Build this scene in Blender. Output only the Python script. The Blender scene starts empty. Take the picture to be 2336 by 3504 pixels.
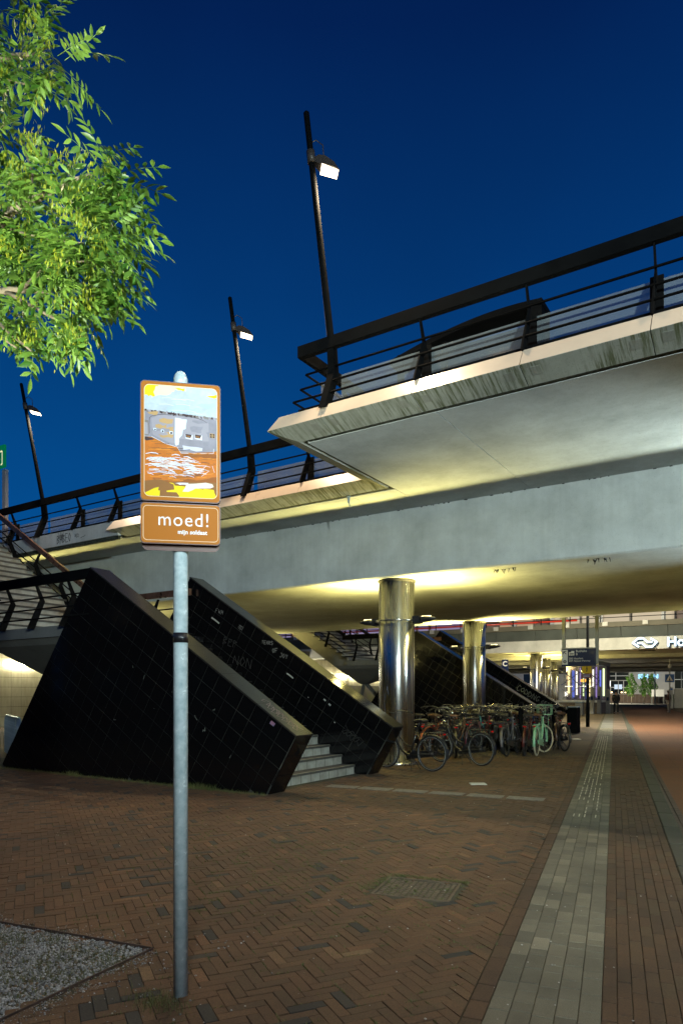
import bpy, bmesh, math, random
import numpy as np
from mathutils import Vector, Matrix, noise as nz

# ------------------------------------------------------------------ camera, sky, exposure
SC = bpy.context.scene
COL = SC.collection
TH = math.radians(32.8)                     # world X runs along the overpass, camera looks 32.8 deg left of +Y
CT, ST = math.cos(TH), math.sin(TH)
def cam2w(xc, d):                           # metres right of / ahead of the tripod -> world x, y
    return (xc * CT - d * ST, xc * ST + d * CT)

cam_data = bpy.data.cameras.new('camera')
cam_data.sensor_width = 36; cam_data.lens = 24; cam_data.shift_y = 0.1764
cam_data.clip_start = 0.05; cam_data.clip_end = 2000
cam = bpy.data.objects.new('camera', cam_data); COL.objects.link(cam)
cam.location = (0, 0, 1.6); cam.rotation_euler = (math.pi / 2, 0, TH)
SC.camera = cam

world = bpy.data.worlds.new('World'); SC.world = world; world.use_nodes = True
wn = world.node_tree.nodes; wl = world.node_tree.links
bg = wn['Background']
tc = wn.new('ShaderNodeTexCoord'); sep = wn.new('ShaderNodeSeparateXYZ')
ramp = wn.new('ShaderNodeValToRGB'); mixs = wn.new('ShaderNodeMixRGB')
sky = wn.new('ShaderNodeTexSky'); sky.sky_type = 'NISHITA'; sky.sun_disc = False
sky.sun_elevation = math.radians(-4.0); sky.sun_rotation = math.radians(180 - 32.8)
cr = ramp.color_ramp
cr.elements[0].position = 0.0; cr.elements[0].color = (0.0010, 0.090, 0.315, 1)
cr.elements[1].position = 1.0; cr.elements[1].color = (0.0006, 0.004, 0.034, 1)
for p, c_ in ((0.30, (0.0008, 0.064, 0.245, 1)), (0.50, (0.0006, 0.037, 0.162, 1)), (0.70, (0.0005, 0.0145, 0.086, 1))):
    e = cr.elements.new(p); e.color = c_
wl.new(tc.outputs['Generated'], sep.inputs[0]); wl.new(sep.outputs['Z'], ramp.inputs[0])
wnoise = wn.new('ShaderNodeTexNoise'); wnoise.inputs['Scale'].default_value = 3.0; wnoise.inputs['Detail'].default_value = 3
wnm = wn.new('ShaderNodeMapRange'); wnm.inputs['From Min'].default_value = 0.3; wnm.inputs['From Max'].default_value = 0.7
wnm.inputs['To Min'].default_value = 0.93; wnm.inputs['To Max'].default_value = 1.08
wl.new(tc.outputs['Generated'], wnoise.inputs['Vector']); wl.new(wnoise.outputs['Fac'], wnm.inputs['Value'])
mul = wn.new('ShaderNodeVectorMath'); mul.operation = 'SCALE'
wl.new(ramp.outputs[0], mul.inputs[0]); wl.new(wnm.outputs[0], mul.inputs['Scale'])
mixs.blend_type = 'ADD'; mixs.inputs[0].default_value = 1.0
skm = wn.new('ShaderNodeVectorMath'); skm.operation = 'SCALE'; skm.inputs['Scale'].default_value = 0.03
wl.new(sky.outputs[0], skm.inputs[0])
wl.new(mul.outputs[0], mixs.inputs[1]); wl.new(skm.outputs[0], mixs.inputs[2])
wl.new(mixs.outputs[0], bg.inputs[0]); bg.inputs[1].default_value = 1.0

vs = SC.view_settings
vs.view_transform = 'Standard'; vs.look = 'None'; vs.exposure = 0.0; vs.gamma = 1.0
SC.cycles.max_bounces = 8; SC.cycles.diffuse_bounces = 3; SC.cycles.glossy_bounces = 4
SC.cycles.transparent_max_bounces = 12; SC.cycles.caustics_reflective = False; SC.cycles.caustics_refractive = False
SC.cycles.sample_clamp_indirect = 4.0

R = random.Random(7)
NR = np.random.default_rng(11)

# ------------------------------------------------------------------ helpers
def link(o, parent=None):
    COL.objects.link(o)
    if parent is not None: o.parent = parent
    return o
def tag(o, label=None, cat=None, group=None, kind=None):
    if label: o['label'] = label
    if cat: o['category'] = cat
    if group: o['group'] = group
    if kind: o['kind'] = kind
    return o
def empty(name, loc=(0, 0, 0), rz=0.0):
    o = bpy.data.objects.new(name, None); COL.objects.link(o)
    o.location = loc; o.rotation_euler = (0, 0, rz); o.empty_display_size = 0.2
    return o
def copy_tree(o, parent=None):
    c = o.copy(); COL.objects.link(c); c.parent = parent
    for ch in list(o.children): copy_tree(ch, c)
    return c

class MB:
    def __init__(s): s.v = []; s.f = []; s.m = []; s.sm = []
    def add(s, vs_, fs_, mi=0, smooth=False):
        n = len(s.v); s.v += [tuple(p) for p in vs_]
        for f in fs_: s.f.append(tuple(n + i for i in f)); s.m.append(mi); s.sm.append(smooth)
        return s
    def box(s, x0, x1, y0, y1, z0, z1, mi=0):
        return s.add([(x0,y0,z0),(x1,y0,z0),(x1,y1,z0),(x0,y1,z0),(x0,y0,z1),(x1,y0,z1),(x1,y1,z1),(x0,y1,z1)],
                     [(0,3,2,1),(4,5,6,7),(0,1,5,4),(1,2,6,5),(2,3,7,6),(3,0,4,7)], mi)
    def bevbox(s, x0, x1, y0, y1, z0, z1, b=0.01, mi=0):        # box with chamfered vertical & top edges
        P = [(x0+b,y0),(x1-b,y0),(x1,y0+b),(x1,y1-b),(x1-b,y1),(x0+b,y1),(x0,y1-b),(x0,y0+b)]
        cx, cy = (x0+x1)/2, (y0+y1)/2
        def ins(p): return (p[0] + (b if p[0] < cx else -b), p[1] + (b if p[1] < cy else -b))
        rows = [[(*ins(p), z0) for p in P], [(*p, z0+b) for p in P], [(*p, z1-b) for p in P], [(*ins(p), z1) for p in P]]
        V = [p for r in rows for p in r]; F = [tuple(range(7,-1,-1)), tuple(range(24,32))]
        for k in range(3):
            for i in range(8): F.append((k*8+i, k*8+(i+1)%8, (k+1)*8+(i+1)%8, (k+1)*8+i))
        return s.add(V, F, mi)
    def xf(s, M, i0=0):
        s.v[i0:] = [tuple(M @ Vector(p)) for p in s.v[i0:]]
        return s
    def tube(s, path, r, n=8, mi=0, caps=True, closed=False, smooth=True):
        P = [Vector(p) for p in path]; m = len(P)
        rs = r if isinstance(r, (list, tuple)) else [r]*m
        up = None; V = []
        for i in range(m):
            if closed: t = (P[(i+1)%m] - P[i-1])
            else: t = (P[min(i+1, m-1)] - P[max(i-1, 0)])
            t.normalize()
            if up is None:
                a = Vector((0,0,1)) if abs(t.z) < 0.9 else Vector((1,0,0))
                up = (a - t * a.dot(t)).normalized()
            else:
                up = (up - t * up.dot(t))
                if up.length < 1e-6:
                    a = Vector((1,0,0)); up = a - t*a.dot(t)
                up.normalize()
            sd = t.cross(up)
            for k in range(n):
                an = 2*math.pi*k/n
                V.append(P[i] + (up*math.cos(an) + sd*math.sin(an))*rs[i])
        F = []
        for i in range(m if closed else m-1):
            j = (i+1) % m
            for k in range(n): F.append((i*n+k, i*n+(k+1)%n, j*n+(k+1)%n, j*n+k))
        s.add(V, F, mi, smooth)
        if caps and not closed:
            b = len(s.v) - len(V)
            s.f.append(tuple(b+k for k in range(n-1,-1,-1))); s.m.append(mi); s.sm.append(False)
            s.f.append(tuple(b+(m-1)*n+k for k in range(n))); s.m.append(mi); s.sm.append(False)
        return s
    def lathe(s, prof, n=24, c=(0,0,0), mi=0, smooth=True):       # prof: (r, z) list
        V = []; F = []
        for r, z in prof:
            for k in range(n):
                a = 2*math.pi*k/n; V.append((c[0]+r*math.cos(a), c[1]+r*math.sin(a), c[2]+z))
        for i in range(len(prof)-1):
            for k in range(n): F.append((i*n+k, i*n+(k+1)%n, (i+1)*n+(k+1)%n, (i+1)*n+k))
        if prof[0][0] > 1e-5: F.append(tuple(range(n-1,-1,-1)))
        if prof[-1][0] > 1e-5: F.append(tuple((len(prof)-1)*n+k for k in range(n)))
        return s.add(V, F, mi, smooth)
    def prism(s, poly, fn, d0, d1, mi=0):                         # poly 2d ccw; fn(u, v, d) -> 3d
        n = len(poly)
        V = [fn(u, v, d0) for u, v in poly] + [fn(u, v, d1) for u, v in poly]
        F = [tuple(range(n-1,-1,-1)), tuple(range(n, 2*n))] + [(i, (i+1)%n, n+(i+1)%n, n+i) for i in range(n)]
        return s.add(V, F, mi)
    def mesh(s, name, mats=()):
        me = bpy.data.meshes.new(name); me.from_pydata(s.v, [], s.f)
        for m in mats: me.materials.append(m)
        me.polygons.foreach_set('material_index', s.m); me.polygons.foreach_set('use_smooth', s.sm)
        bm = bmesh.new(); bm.from_mesh(me); bmesh.ops.recalc_face_normals(bm, faces=bm.faces); bm.to_mesh(me); bm.free()
        me.update(); return me
    def build(s, name, mats, parent=None, loc=None, recalc=True):
        if not isinstance(mats, (list, tuple)): mats = [mats]
        o = bpy.data.objects.new(name, s.mesh(name, mats)); link(o, parent)
        if loc: o.location = loc
        return o
def obj(name, me, parent=None, loc=(0,0,0), rot=(0,0,0)):
    o = bpy.data.objects.new(name, me); link(o, parent); o.location = loc; o.rotation_euler = rot
    return o

XZ = lambda u, v, d: (u, d, v)
YZ = lambda u, v, d: (d, u, v)
XY = lambda u, v, d: (u, v, d)

# ------------------------------------------------------------------ materials
MATS = {}
def mat(name, col, rough=0.6, metal=0.0, var=0.0, vscale=8.0, bump=0.0, bscale=40.0, col2=None, emit=None, es=0.0,
        spec=0.5, coat=0.0, stretch=None, detail=6.0, bias=0.5, rvar=0.0, aniso=0.0, sheen=0.0):
    if name in MATS: return MATS[name]
    m = bpy.data.materials.new(name); m.use_nodes = True; MATS[name] = m
    nt = m.node_tree; N = nt.nodes; L = nt.links; p = N['Principled BSDF']
    p.inputs['Base Color'].default_value = (*col, 1); p.inputs['Roughness'].default_value = rough
    p.inputs['Metallic'].default_value = metal; p.inputs['Specular IOR Level'].default_value = spec
    p.inputs['Coat Weight'].default_value = coat
    if aniso: p.inputs['Anisotropic'].default_value = aniso
    if emit: p.inputs['Emission Color'].default_value = (*emit, 1); p.inputs['Emission Strength'].default_value = es
    if var or bump or col2 or rvar:
        t = N.new('ShaderNodeTexCoord'); mp = N.new('ShaderNodeMapping')
        L.new(t.outputs['Object'], mp.inputs[0])
        if stretch: mp.inputs['Scale'].default_value = stretch
        n1 = N.new('ShaderNodeTexNoise'); n1.inputs['Scale'].default_value = vscale; n1.inputs['Detail'].default_value = detail
        n1.inputs['Roughness'].default_value = 0.62
        L.new(mp.outputs[0], n1.inputs['Vector'])
        if var or col2:
            r_ = N.new('ShaderNodeValToRGB'); a, b = r_.color_ramp.elements
            a.position = bias - 0.2; b.position = bias + 0.2
            if col2: a.color = (*col, 1); b.color = (*col2, 1)
            else:
                a.color = (*[max(0, x*(1-var)) for x in col], 1); b.color = (*[min(1, x*(1+var)) for x in col], 1)
            L.new(n1.outputs['Fac'], r_.inputs[0]); L.new(r_.outputs[0], p.inputs['Base Color'])
        if rvar:
            mr = N.new('ShaderNodeMapRange'); mr.inputs['From Min'].default_value = 0.3; mr.inputs['From Max'].default_value = 0.7
            mr.inputs['To Min'].default_value = max(0.02, rough-rvar); mr.inputs['To Max'].default_value = min(1, rough+rvar)
            L.new(n1.outputs['Fac'], mr.inputs['Value']); L.new(mr.outputs[0], p.inputs['Roughness'])
        if bump:
            n2 = N.new('ShaderNodeTexNoise'); n2.inputs['Scale'].default_value = bscale; n2.inputs['Detail'].default_value = 5
            L.new(mp.outputs[0], n2.inputs['Vector'])
            bp = N.new('ShaderNodeBump'); bp.inputs['Strength'].default_value = bump; bp.inputs['Distance'].default_value = 0.01
            L.new(n2.outputs['Fac'], bp.inputs['Height']); L.new(bp.outputs[0], p.inputs['Normal'])
    return m
def emat(name, col, s):
    return mat(name, (0.02,0.02,0.02), 0.5, emit=col, es=s)

def concrete(name, col, streak=0.0, green=0.0):
    """cast concrete: broad cloudy stains, pores, formwork bump; streak = algae running down"""
    if name in MATS: return MATS[name]
    m = mat(name, col, 0.82); nt = m.node_tree; N = nt.nodes; L = nt.links; p = N['Principled BSDF']
    t = N.new('ShaderNodeTexCoord')
    n1 = N.new('ShaderNodeTexNoise'); n1.inputs['Scale'].default_value = 0.9; n1.inputs['Detail'].default_value = 9; n1.inputs['Roughness'].default_value = 0.65
    L.new(t.outputs['Object'], n1.inputs['Vector'])
    r1 = N.new('ShaderNodeValToRGB'); r1.color_ramp.elements[0].position = 0.33; r1.color_ramp.elements[1].position = 0.68
    r1.color_ramp.elements[0].color = (*[c*0.74 for c in col], 1); r1.color_ramp.elements[1].color = (*[min(1, c*1.14) for c in col], 1)
    L.new(n1.outputs['Fac'], r1.inputs[0])
    n2 = N.new('ShaderNodeTexNoise'); n2.inputs['Scale'].default_value = 55; n2.inputs['Detail'].default_value = 3
    L.new(t.outputs['Object'], n2.inputs['Vector'])
    r2 = N.new('ShaderNodeValToRGB'); r2.color_ramp.elements[0].position = 0.28; r2.color_ramp.elements[1].position = 0.40
    r2.color_ramp.elements[0].color = (0.55,0.55,0.55,1); r2.color_ramp.elements[1].color = (1,1,1,1)
    L.new(n2.outputs['Fac'], r2.inputs[0])
    mx = N.new('ShaderNodeMixRGB'); mx.blend_type = 'MULTIPLY'; mx.inputs[0].default_value = 0.7
    L.new(r1.outputs[0], mx.inputs[1]); L.new(r2.outputs[0], mx.inputs[2])
    # fine vertical run marks
    mp3 = N.new('ShaderNodeMapping'); mp3.inputs['Scale'].default_value = (7.0, 7.0, 0.35)
    n3 = N.new('ShaderNodeTexNoise'); n3.inputs['Scale'].default_value = 1.6; n3.inputs['Detail'].default_value = 6
    L.new(t.outputs['Object'], mp3.inputs[0]); L.new(mp3.outputs[0], n3.inputs['Vector'])
    r3 = N.new('ShaderNodeValToRGB'); r3.color_ramp.elements[0].position = 0.36; r3.color_ramp.elements[1].position = 0.58
    r3.color_ramp.elements[0].color = (0.80,0.80,0.78,1); r3.color_ramp.elements[1].color = (1,1,1,1)
    L.new(n3.outputs['Fac'], r3.inputs[0])
    mx3 = N.new('ShaderNodeMixRGB'); mx3.blend_type = 'MULTIPLY'; mx3.inputs[0].default_value = 0.22
    L.new(mx.outputs[0], mx3.inputs[1]); L.new(r3.outputs[0], mx3.inputs[2])
    out = mx3
    if streak:
        mp = N.new('ShaderNodeMapping'); mp.inputs['Scale'].default_value = (16.0, 0.9, 0.9); mp.inputs['Rotation'].default_value = (0, 0.0, 0.5)
        n4 = N.new('ShaderNodeTexNoise'); n4.inputs['Scale'].default_value = 1.5; n4.inputs['Detail'].default_value = 7; n4.inputs['Roughness'].default_value = 0.7
        L.new(t.outputs['Object'], mp.inputs[0]); L.new(mp.outputs[0], n4.inputs['Vector'])
        r4 = N.new('ShaderNodeValToRGB'); r4.color_ramp.elements[0].position = 0.47; r4.color_ramp.elements[1].position = 0.60
        L.new(n4.outputs['Fac'], r4.inputs[0])
        n5 = N.new('ShaderNodeTexNoise'); n5.inputs['Scale'].default_value = 1.1; n5.inputs['Detail'].default_value = 3
        L.new(t.outputs['Object'], n5.inputs['Vector'])
        r5 = N.new('ShaderNodeValToRGB'); r5.color_ramp.elements[0].position = 0.32; r5.color_ramp.elements[1].position = 0.55
        L.new(n5.outputs['Fac'], r5.inputs[0])
        ml = N.new('ShaderNodeMath'); ml.operation = 'MULTIPLY'; ml.inputs[1].default_value = streak
        ml2 = N.new('ShaderNodeMath'); ml2.operation = 'MULTIPLY'
        L.new(r4.outputs[0], ml2.inputs[0]); L.new(r5.outputs[0], ml2.inputs[1]); L.new(ml2.outputs[0], ml.inputs[0])
        mx4 = N.new('ShaderNodeMixRGB'); mx4.inputs[2].default_value = (0.075, 0.088, 0.030, 1)
        L.new(ml.outputs[0], mx4.inputs[0]); L.new(out.outputs[0], mx4.inputs[1]); out = mx4
    L.new(out.outputs[0], p.inputs['Base Color'])
    bp = N.new('ShaderNodeBump'); bp.inputs['Strength'].default_value = 0.25; bp.inputs['Distance'].default_value = 0.008
    L.new(n2.outputs['Fac'], bp.inputs['Height']); L.new(bp.outputs[0], p.inputs['Normal'])
    return m

def paver(name, stops, objinfo, grain=90.0, rough=0.85):
    """pavers: tone per piece from the face attribute 'tone' (joined ones) or the object's random number"""
    m = mat(name, (0.1,0.06,0.04), rough); nt = m.node_tree; N = nt.nodes; L = nt.links; p = N['Principled BSDF']
    if objinfo:
        oi = N.new('ShaderNodeObjectInfo'); src = oi.outputs['Random']
    else:
        at = N.new('ShaderNodeAttribute'); at.attribute_name = 'tone'; src = at.outputs['Fac']
    r_ = N.new('ShaderNodeValToRGB'); cr_ = r_.color_ramp
    cr_.elements[0].position = stops[0][0]; cr_.elements[0].color = (*stops[0][1], 1)
    cr_.elements[1].position = stops[-1][0]; cr_.elements[1].color = (*stops[-1][1], 1)
    for q, c in stops[1:-1]:
        e = cr_.elements.new(q); e.color = (*c, 1)
    L.new(src, r_.inputs[0])
    g = N.new('ShaderNodeNewGeometry')
    n1 = N.new('ShaderNodeTexNoise'); n1.inputs['Scale'].default_value = grain; n1.inputs['Detail'].default_value = 4
    n2 = N.new('ShaderNodeTexNoise'); n2.inputs['Scale'].default_value = 0.55; n2.inputs['Detail'].default_value = 9; n2.inputs['Roughness'].default_value = .68
    L.new(g.outputs['Position'], n1.inputs['Vector']); L.new(g.outputs['Position'], n2.inputs['Vector'])
    a = N.new('ShaderNodeMapRange'); a.inputs['From Min'].default_value = .3; a.inputs['From Max'].default_value = .7; a.inputs['To Min'].default_value = .66; a.inputs['To Max'].default_value = 1.3
    b = N.new('ShaderNodeMapRange'); b.inputs['From Min'].default_value = .3; b.inputs['From Max'].default_value = .7; b.inputs['To Min'].default_value = .50; b.inputs['To Max'].default_value = 1.38
    L.new(n1.outputs['Fac'], a.inputs['Value']); L.new(n2.outputs['Fac'], b.inputs['Value'])
    ml = N.new('ShaderNodeMath'); ml.operation = 'MULTIPLY'; L.new(a.outputs[0], ml.inputs[0]); L.new(b.outputs[0], ml.inputs[1])
    sc = N.new('ShaderNodeVectorMath'); sc.operation = 'SCALE'; L.new(r_.outputs[0], sc.inputs[0]); L.new(ml.outputs[0], sc.inputs['Scale'])
    L.new(sc.outputs[0], p.inputs['Base Color'])
    bp = N.new('ShaderNodeBump'); bp.inputs['Strength'].default_value = 0.35; bp.inputs['Distance'].default_value = 0.003
    L.new(n1.outputs['Fac'], bp.inputs['Height']); L.new(bp.outputs[0], p.inputs['Normal'])
    return m

BRK = [(0.0,(0.0190,0.0196,0.0166)),(0.075,(0.0280,0.0274,0.0221)),(0.085,(0.0637,0.0386,0.0178)),(0.30,(0.0743,0.0418,0.0184)),(0.62,(0.0838,0.0439,0.0191)),(0.95,(0.0873,0.0503,0.0220)),(0.98,(0.1239,0.0607,0.0255)),(1.0,(0.1298,0.0837,0.0397))]
RBR = [(0.0,(0.0439,0.0260,0.0126)),(0.4,(0.0581,0.0316,0.0147)),(0.8,(0.0651,0.0348,0.0155)),(1.0,(0.0595,0.0410,0.0197))]
GRY = [(0.0,(0.0829,0.0791,0.0568)),(0.2,(0.1053,0.0999,0.0710)),(0.8,(0.1232,0.1164,0.0823)),(0.93,(0.1400,0.1306,0.0917)),(1.0,(0.1904,0.1756,0.1230))]
M_brick_o = paver('brick_piece', BRK, True); M_brick = paver('brick_field', BRK, False)
M_rbr_o = paver('edge_brick_piece', RBR, True); M_rbr = paver('edge_brick_field', RBR, False)
M_gry_o = paver('grey_tile_piece', GRY, True, 220); M_gry = paver('grey_tile_field', GRY, False, 220)
M_sand = mat('joint_sand', (0.040,0.033,0.022), 0.95, col2=(0.050,0.050,0.022), vscale=2.5, bump=0.5, bscale=120)
M_black = mat('black_paint', (0.005,0.0055,0.006), 0.7, spec=.02, var=0.25, vscale=4, rvar=0.1)
M_rust = mat('bronze_rail', (0.16,0.085,0.055), 0.32, metal=0.6, var=0.4, vscale=5, rvar=0.12)
M_cream = mat('cream_panel', (0.60,0.50,0.39), 0.33, var=0.07, vscale=1.5, rvar=0.07, spec=0.6)
M_conc = concrete('beam_concrete', (0.52,0.555,0.545))
M_soff = concrete('soffit_concrete', (0.50,0.545,0.55))
M_fasc = concrete('fascia_concrete', (0.36,0.38,0.33), streak=0.9)
M_grime = mat('joint_grime', (0.016,0.020,0.010), 0.95, col2=(0.13,0.14,0.10), vscale=22, bump=0.6, bscale=60, bias=0.62)
M_joint = mat('dark_joint', (0.015,0.015,0.013), 0.9)
M_tile = mat('black_tile', (0.004,0.004,0.0045), 0.10, rvar=0.05, vscale=3, spec=0.32, bump=0.02, bscale=6)
M_grout = mat('tile_grout', (0.022,0.022,0.019), 0.9, col2=(0.20,0.19,0.15), vscale=1.4, bias=.66)
M_cap = mat('granite_cap', (0.022,0.021,0.019), 0.18, var=0.3, vscale=60, rvar=0.06, spec=0.45)
M_tread = mat('dark_tread', (0.055,0.053,0.047), 0.7, var=0.3, vscale=12)
M_riser = mat('white_riser_tile', (0.34,0.34,0.30), 0.45, col2=(0.17,0.16,0.13), vscale=5, bias=0.58)
M_steel = mat('stainless', (0.62,0.62,0.60), 0.28, metal=1.0, var=0.14, vscale=3, stretch=(7,7,0.12), rvar=0.08, bump=0.22, bscale=5)
M_galv = mat('galvanised', (0.40,0.54,0.58), 0.20, metal=0.10, col2=(0.70,0.82,0.84), vscale=22, rvar=0.10, bump=0.16, bscale=38, spec=1.0)
M_asph = mat('red_asphalt', (0.150,0.056,0.022), 0.85, col2=(0.105,0.050,0.026), vscale=0.9, bump=0.5, bscale=150)
M_kerb = mat('kerb_stone', (0.046,0.047,0.038), 0.85, col2=(0.034,0.038,0.024), vscale=3, bump=0.4, bscale=90)
M_gut = mat('gutter_brick', (0.075,0.055,0.043), 0.85, var=0.35, vscale=6)
M_white = mat('white_paint', (0.70,0.70,0.66), 0.5, var=0.08)
M_brown = mat('sign_brown', (0.44,0.145,0.008), 0.5, spec=.15)
M_brownd = mat('sign_rim', (0.085,0.032,0.020), 0.35)
M_tyre = mat('tyre_rubber', (0.012,0.012,0.012), 0.7)
M_chrome = mat('chrome', (0.50,0.50,0.48), 0.15, metal=1.0)
M_navy = mat('navy_board', (0.008,0.018,0.065), 0.25)
M_lum = mat('luminaire_black', (0.02,0.02,0.02), 0.4)
M_wtile = mat('cream_wall', (0.62,0.58,0.40), 0.35, col2=(0.30,0.25,0.14), vscale=0.9, bias=0.60, stretch=(1,2.2,0.5))

def glassmat(name, col, opac, rough=0.25):
    m = bpy.data.materials.new(name); m.use_nodes = True; nt = m.node_tree; N = nt.nodes; L = nt.links
    p = N['Principled BSDF']; p.inputs['Base Color'].default_value = (*col, 1); p.inputs['Roughness'].default_value = rough
    p.inputs['Alpha'].default_value = opac
    t = N.new('ShaderNodeTexCoord'); n = N.new('ShaderNodeTexNoise'); n.inputs['Scale'].default_value = 2.2; n.inputs['Detail'].default_value = 6
    mr = N.new('ShaderNodeMapRange'); mr.inputs['From Min'].default_value = .3; mr.inputs['From Max'].default_value = .7
    mr.inputs['To Min'].default_value = opac*0.8; mr.inputs['To Max'].default_value = min(1, opac*1.2)
    L.new(t.outputs['Object'], n.inputs['Vector']); L.new(n.outputs['Fac'], mr.inputs['Value']); L.new(mr.outputs[0], p.inputs['Alpha'])
    return m
M_frost = glassmat('frosted_glass', (0.20,0.235,0.25), 0.40)
M_pane = glassmat('clear_glass', (0.10,0.12,0.13), 0.18, 0.05)

nt = M_steel.node_tree; tg = nt.nodes.new('ShaderNodeTangent'); tg.direction_type = 'RADIAL'; tg.axis = 'Z'
pb = nt.nodes['Principled BSDF']; nt.links.new(tg.outputs[0], pb.inputs['Tangent']); pb.inputs['Anisotropic'].default_value = 0.85; pb.inputs['Anisotropic Rotation'].default_value = 0.25
# ------------------------------------------------------------------ lamps (real ones are built with a head; added fill spots have none)
def lamp_light(name, loc, energy, col, size=0.3, aim=None, spot=None, blend=0.6):
    if spot:
        l = bpy.data.lights.new(name, 'SPOT'); l.spot_size = math.radians(spot); l.spot_blend = blend; l.shadow_soft_size = size
    elif aim is not None:
        l = bpy.data.lights.new(name, 'AREA'); l.shape = 'RECTANGLE'; l.size = size; l.size_y = size*0.6
    else:
        l = bpy.data.lights.new(name, 'POINT'); l.shadow_soft_size = size
    l.energy = energy; l.color = col
    o = bpy.data.objects.new(name, l); COL.objects.link(o); o.location = loc
    if aim is not None:
        d = Vector(aim); o.rotation_euler = d.to_track_quat('-Z', 'Y').to_euler()
    return o

# ------------------------------------------------------------------ ground, road, pavement
AL = math.radians(11.05)
NA = (math.cos(AL), math.sin(AL)); DA = (-math.sin(AL), math.cos(AL))
def pf(a, b): return (a*NA[0] + b*DA[0], a*NA[1] + b*DA[1])        # path frame -> world
def to_pf(x, y): return (x*NA[0] + y*NA[1], x*DA[0] + y*DA[1])
def depth_xc(x, y): return (-x*ST + y*CT, x*CT + y*ST)
def in_view(x, y, dmax, marg=0.12):
    d, xc = depth_xc(x, y)
    return 2.7 < d < dmax and abs(xc) < d*(0.5 + marg)

def sheet(name, pts, z, m, parent=None, kind='structure'):
    mb = MB(); mb.add([(x, y, z) for x, y in pts], [tuple(range(len(pts)))])
    o = mb.build(name, m, parent)
    if parent is None: tag(o, kind=kind)
    return o
M_earth = mat('earth', (0.05,0.045,0.035), 0.95, var=0.3, vscale=0.5)
o = sheet('ground', [(-400,-120),(400,-120),(400,700),(-400,700)], -0.16, M_earth)
o['label'] = 'dark ground reaching to the horizon'
# far paving material (pieces too small to tell apart)
def far_paving(name, c1, c2, cm, ang, sx, sy):
    m = mat(name, c1, 0.85); nt = m.node_tree; N = nt.nodes; L = nt.links; p = N['Principled BSDF']
    t = N.new('ShaderNodeTexCoord'); mp = N.new('ShaderNodeMapping'); mp.inputs['Rotation'].default_value = (0,0,ang)
    bt = N.new('ShaderNodeTexBrick'); bt.inputs['Scale'].default_value = 1.0; bt.inputs['Brick Width'].default_value = sx; bt.inputs['Row Height'].default_value = sy
    bt.inputs['Mortar Size'].default_value = 0.006; bt.inputs['Color1'].default_value = (*c1,1); bt.inputs['Color2'].default_value = (*c2,1); bt.inputs['Mortar'].default_value = (*cm,1)
    L.new(t.outputs['Object'], mp.inputs[0]); L.new(mp.outputs[0], bt.inputs['Vector'])
    n = N.new('ShaderNodeTexNoise'); n.inputs['Scale'].default_value = 0.6; n.inputs['Detail'].default_value = 8; L.new(t.outputs['Object'], n.inputs['Vector'])
    mr = N.new('ShaderNodeMapRange'); mr.inputs['From Min'].default_value = .3; mr.inputs['From Max'].default_value = .7; mr.inputs['To Min'].default_value = .6; mr.inputs['To Max'].default_value = 1.35
    L.new(n.outputs['Fac'], mr.inputs['Value'])
    sc = N.new('ShaderNodeVectorMath'); sc.operation = 'SCALE'; L.new(bt.outputs['Color'], sc.inputs[0]); L.new(mr.outputs[0], sc.inputs['Scale'])
    L.new(sc.outputs[0], p.inputs['Base Color'])
    return m
M_farpav = far_paving('far_brick_paving', (0.092,0.060,0.032), (0.072,0.050,0.028), (0.04,0.036,0.025), math.radians(-57), 0.205, 0.068)
M_fargry = far_paving('far_grey_paving', (0.10,0.10,0.09), (0.085,0.085,0.078), (0.07,0.068,0.055), -AL, 0.107, 0.21)
# brick pavement bed: sheet from behind the camera to the far end
A_EDGE = -0.70; A_S0 = -0.597; A_S1 = -0.060; A_K0 = 0.53; A_K1 = 0.72
pave = sheet('pavement', [pf(A_K0, -30), pf(A_K0, 98), pf(-70, 98), pf(-70, -30)], -0.0085, M_sand)
pave['label'] = 'brown brick pavement under the overpass'
D_BRK = 17.0
# far part as one textured sheet, starting where the built bricks end
d0 = D_BRK - 0.3
q0 = cam2w(-60, d0); q1 = cam2w(40, d0)
def clip_far():
    # polygon: depth > d0, path a < A_EDGE, b < 98
    pts = []
    P0 = cam2w(-55, d0)
    # intersection of depth line with a = A_EDGE
    # points along depth line: cam2w(x, d0); solve a(x) = A_EDGE
    x0a = to_pf(*cam2w(0, d0))[0]; x1a = to_pf(*cam2w(1, d0))[0]
    xs = (A_EDGE - x0a) / (x1a - x0a)
    return [P0, cam2w(xs, d0), pf(A_EDGE, 98), pf(-70, 98)]
o = sheet('far_paving', clip_far(), -0.003, M_farpav, pave)

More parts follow.
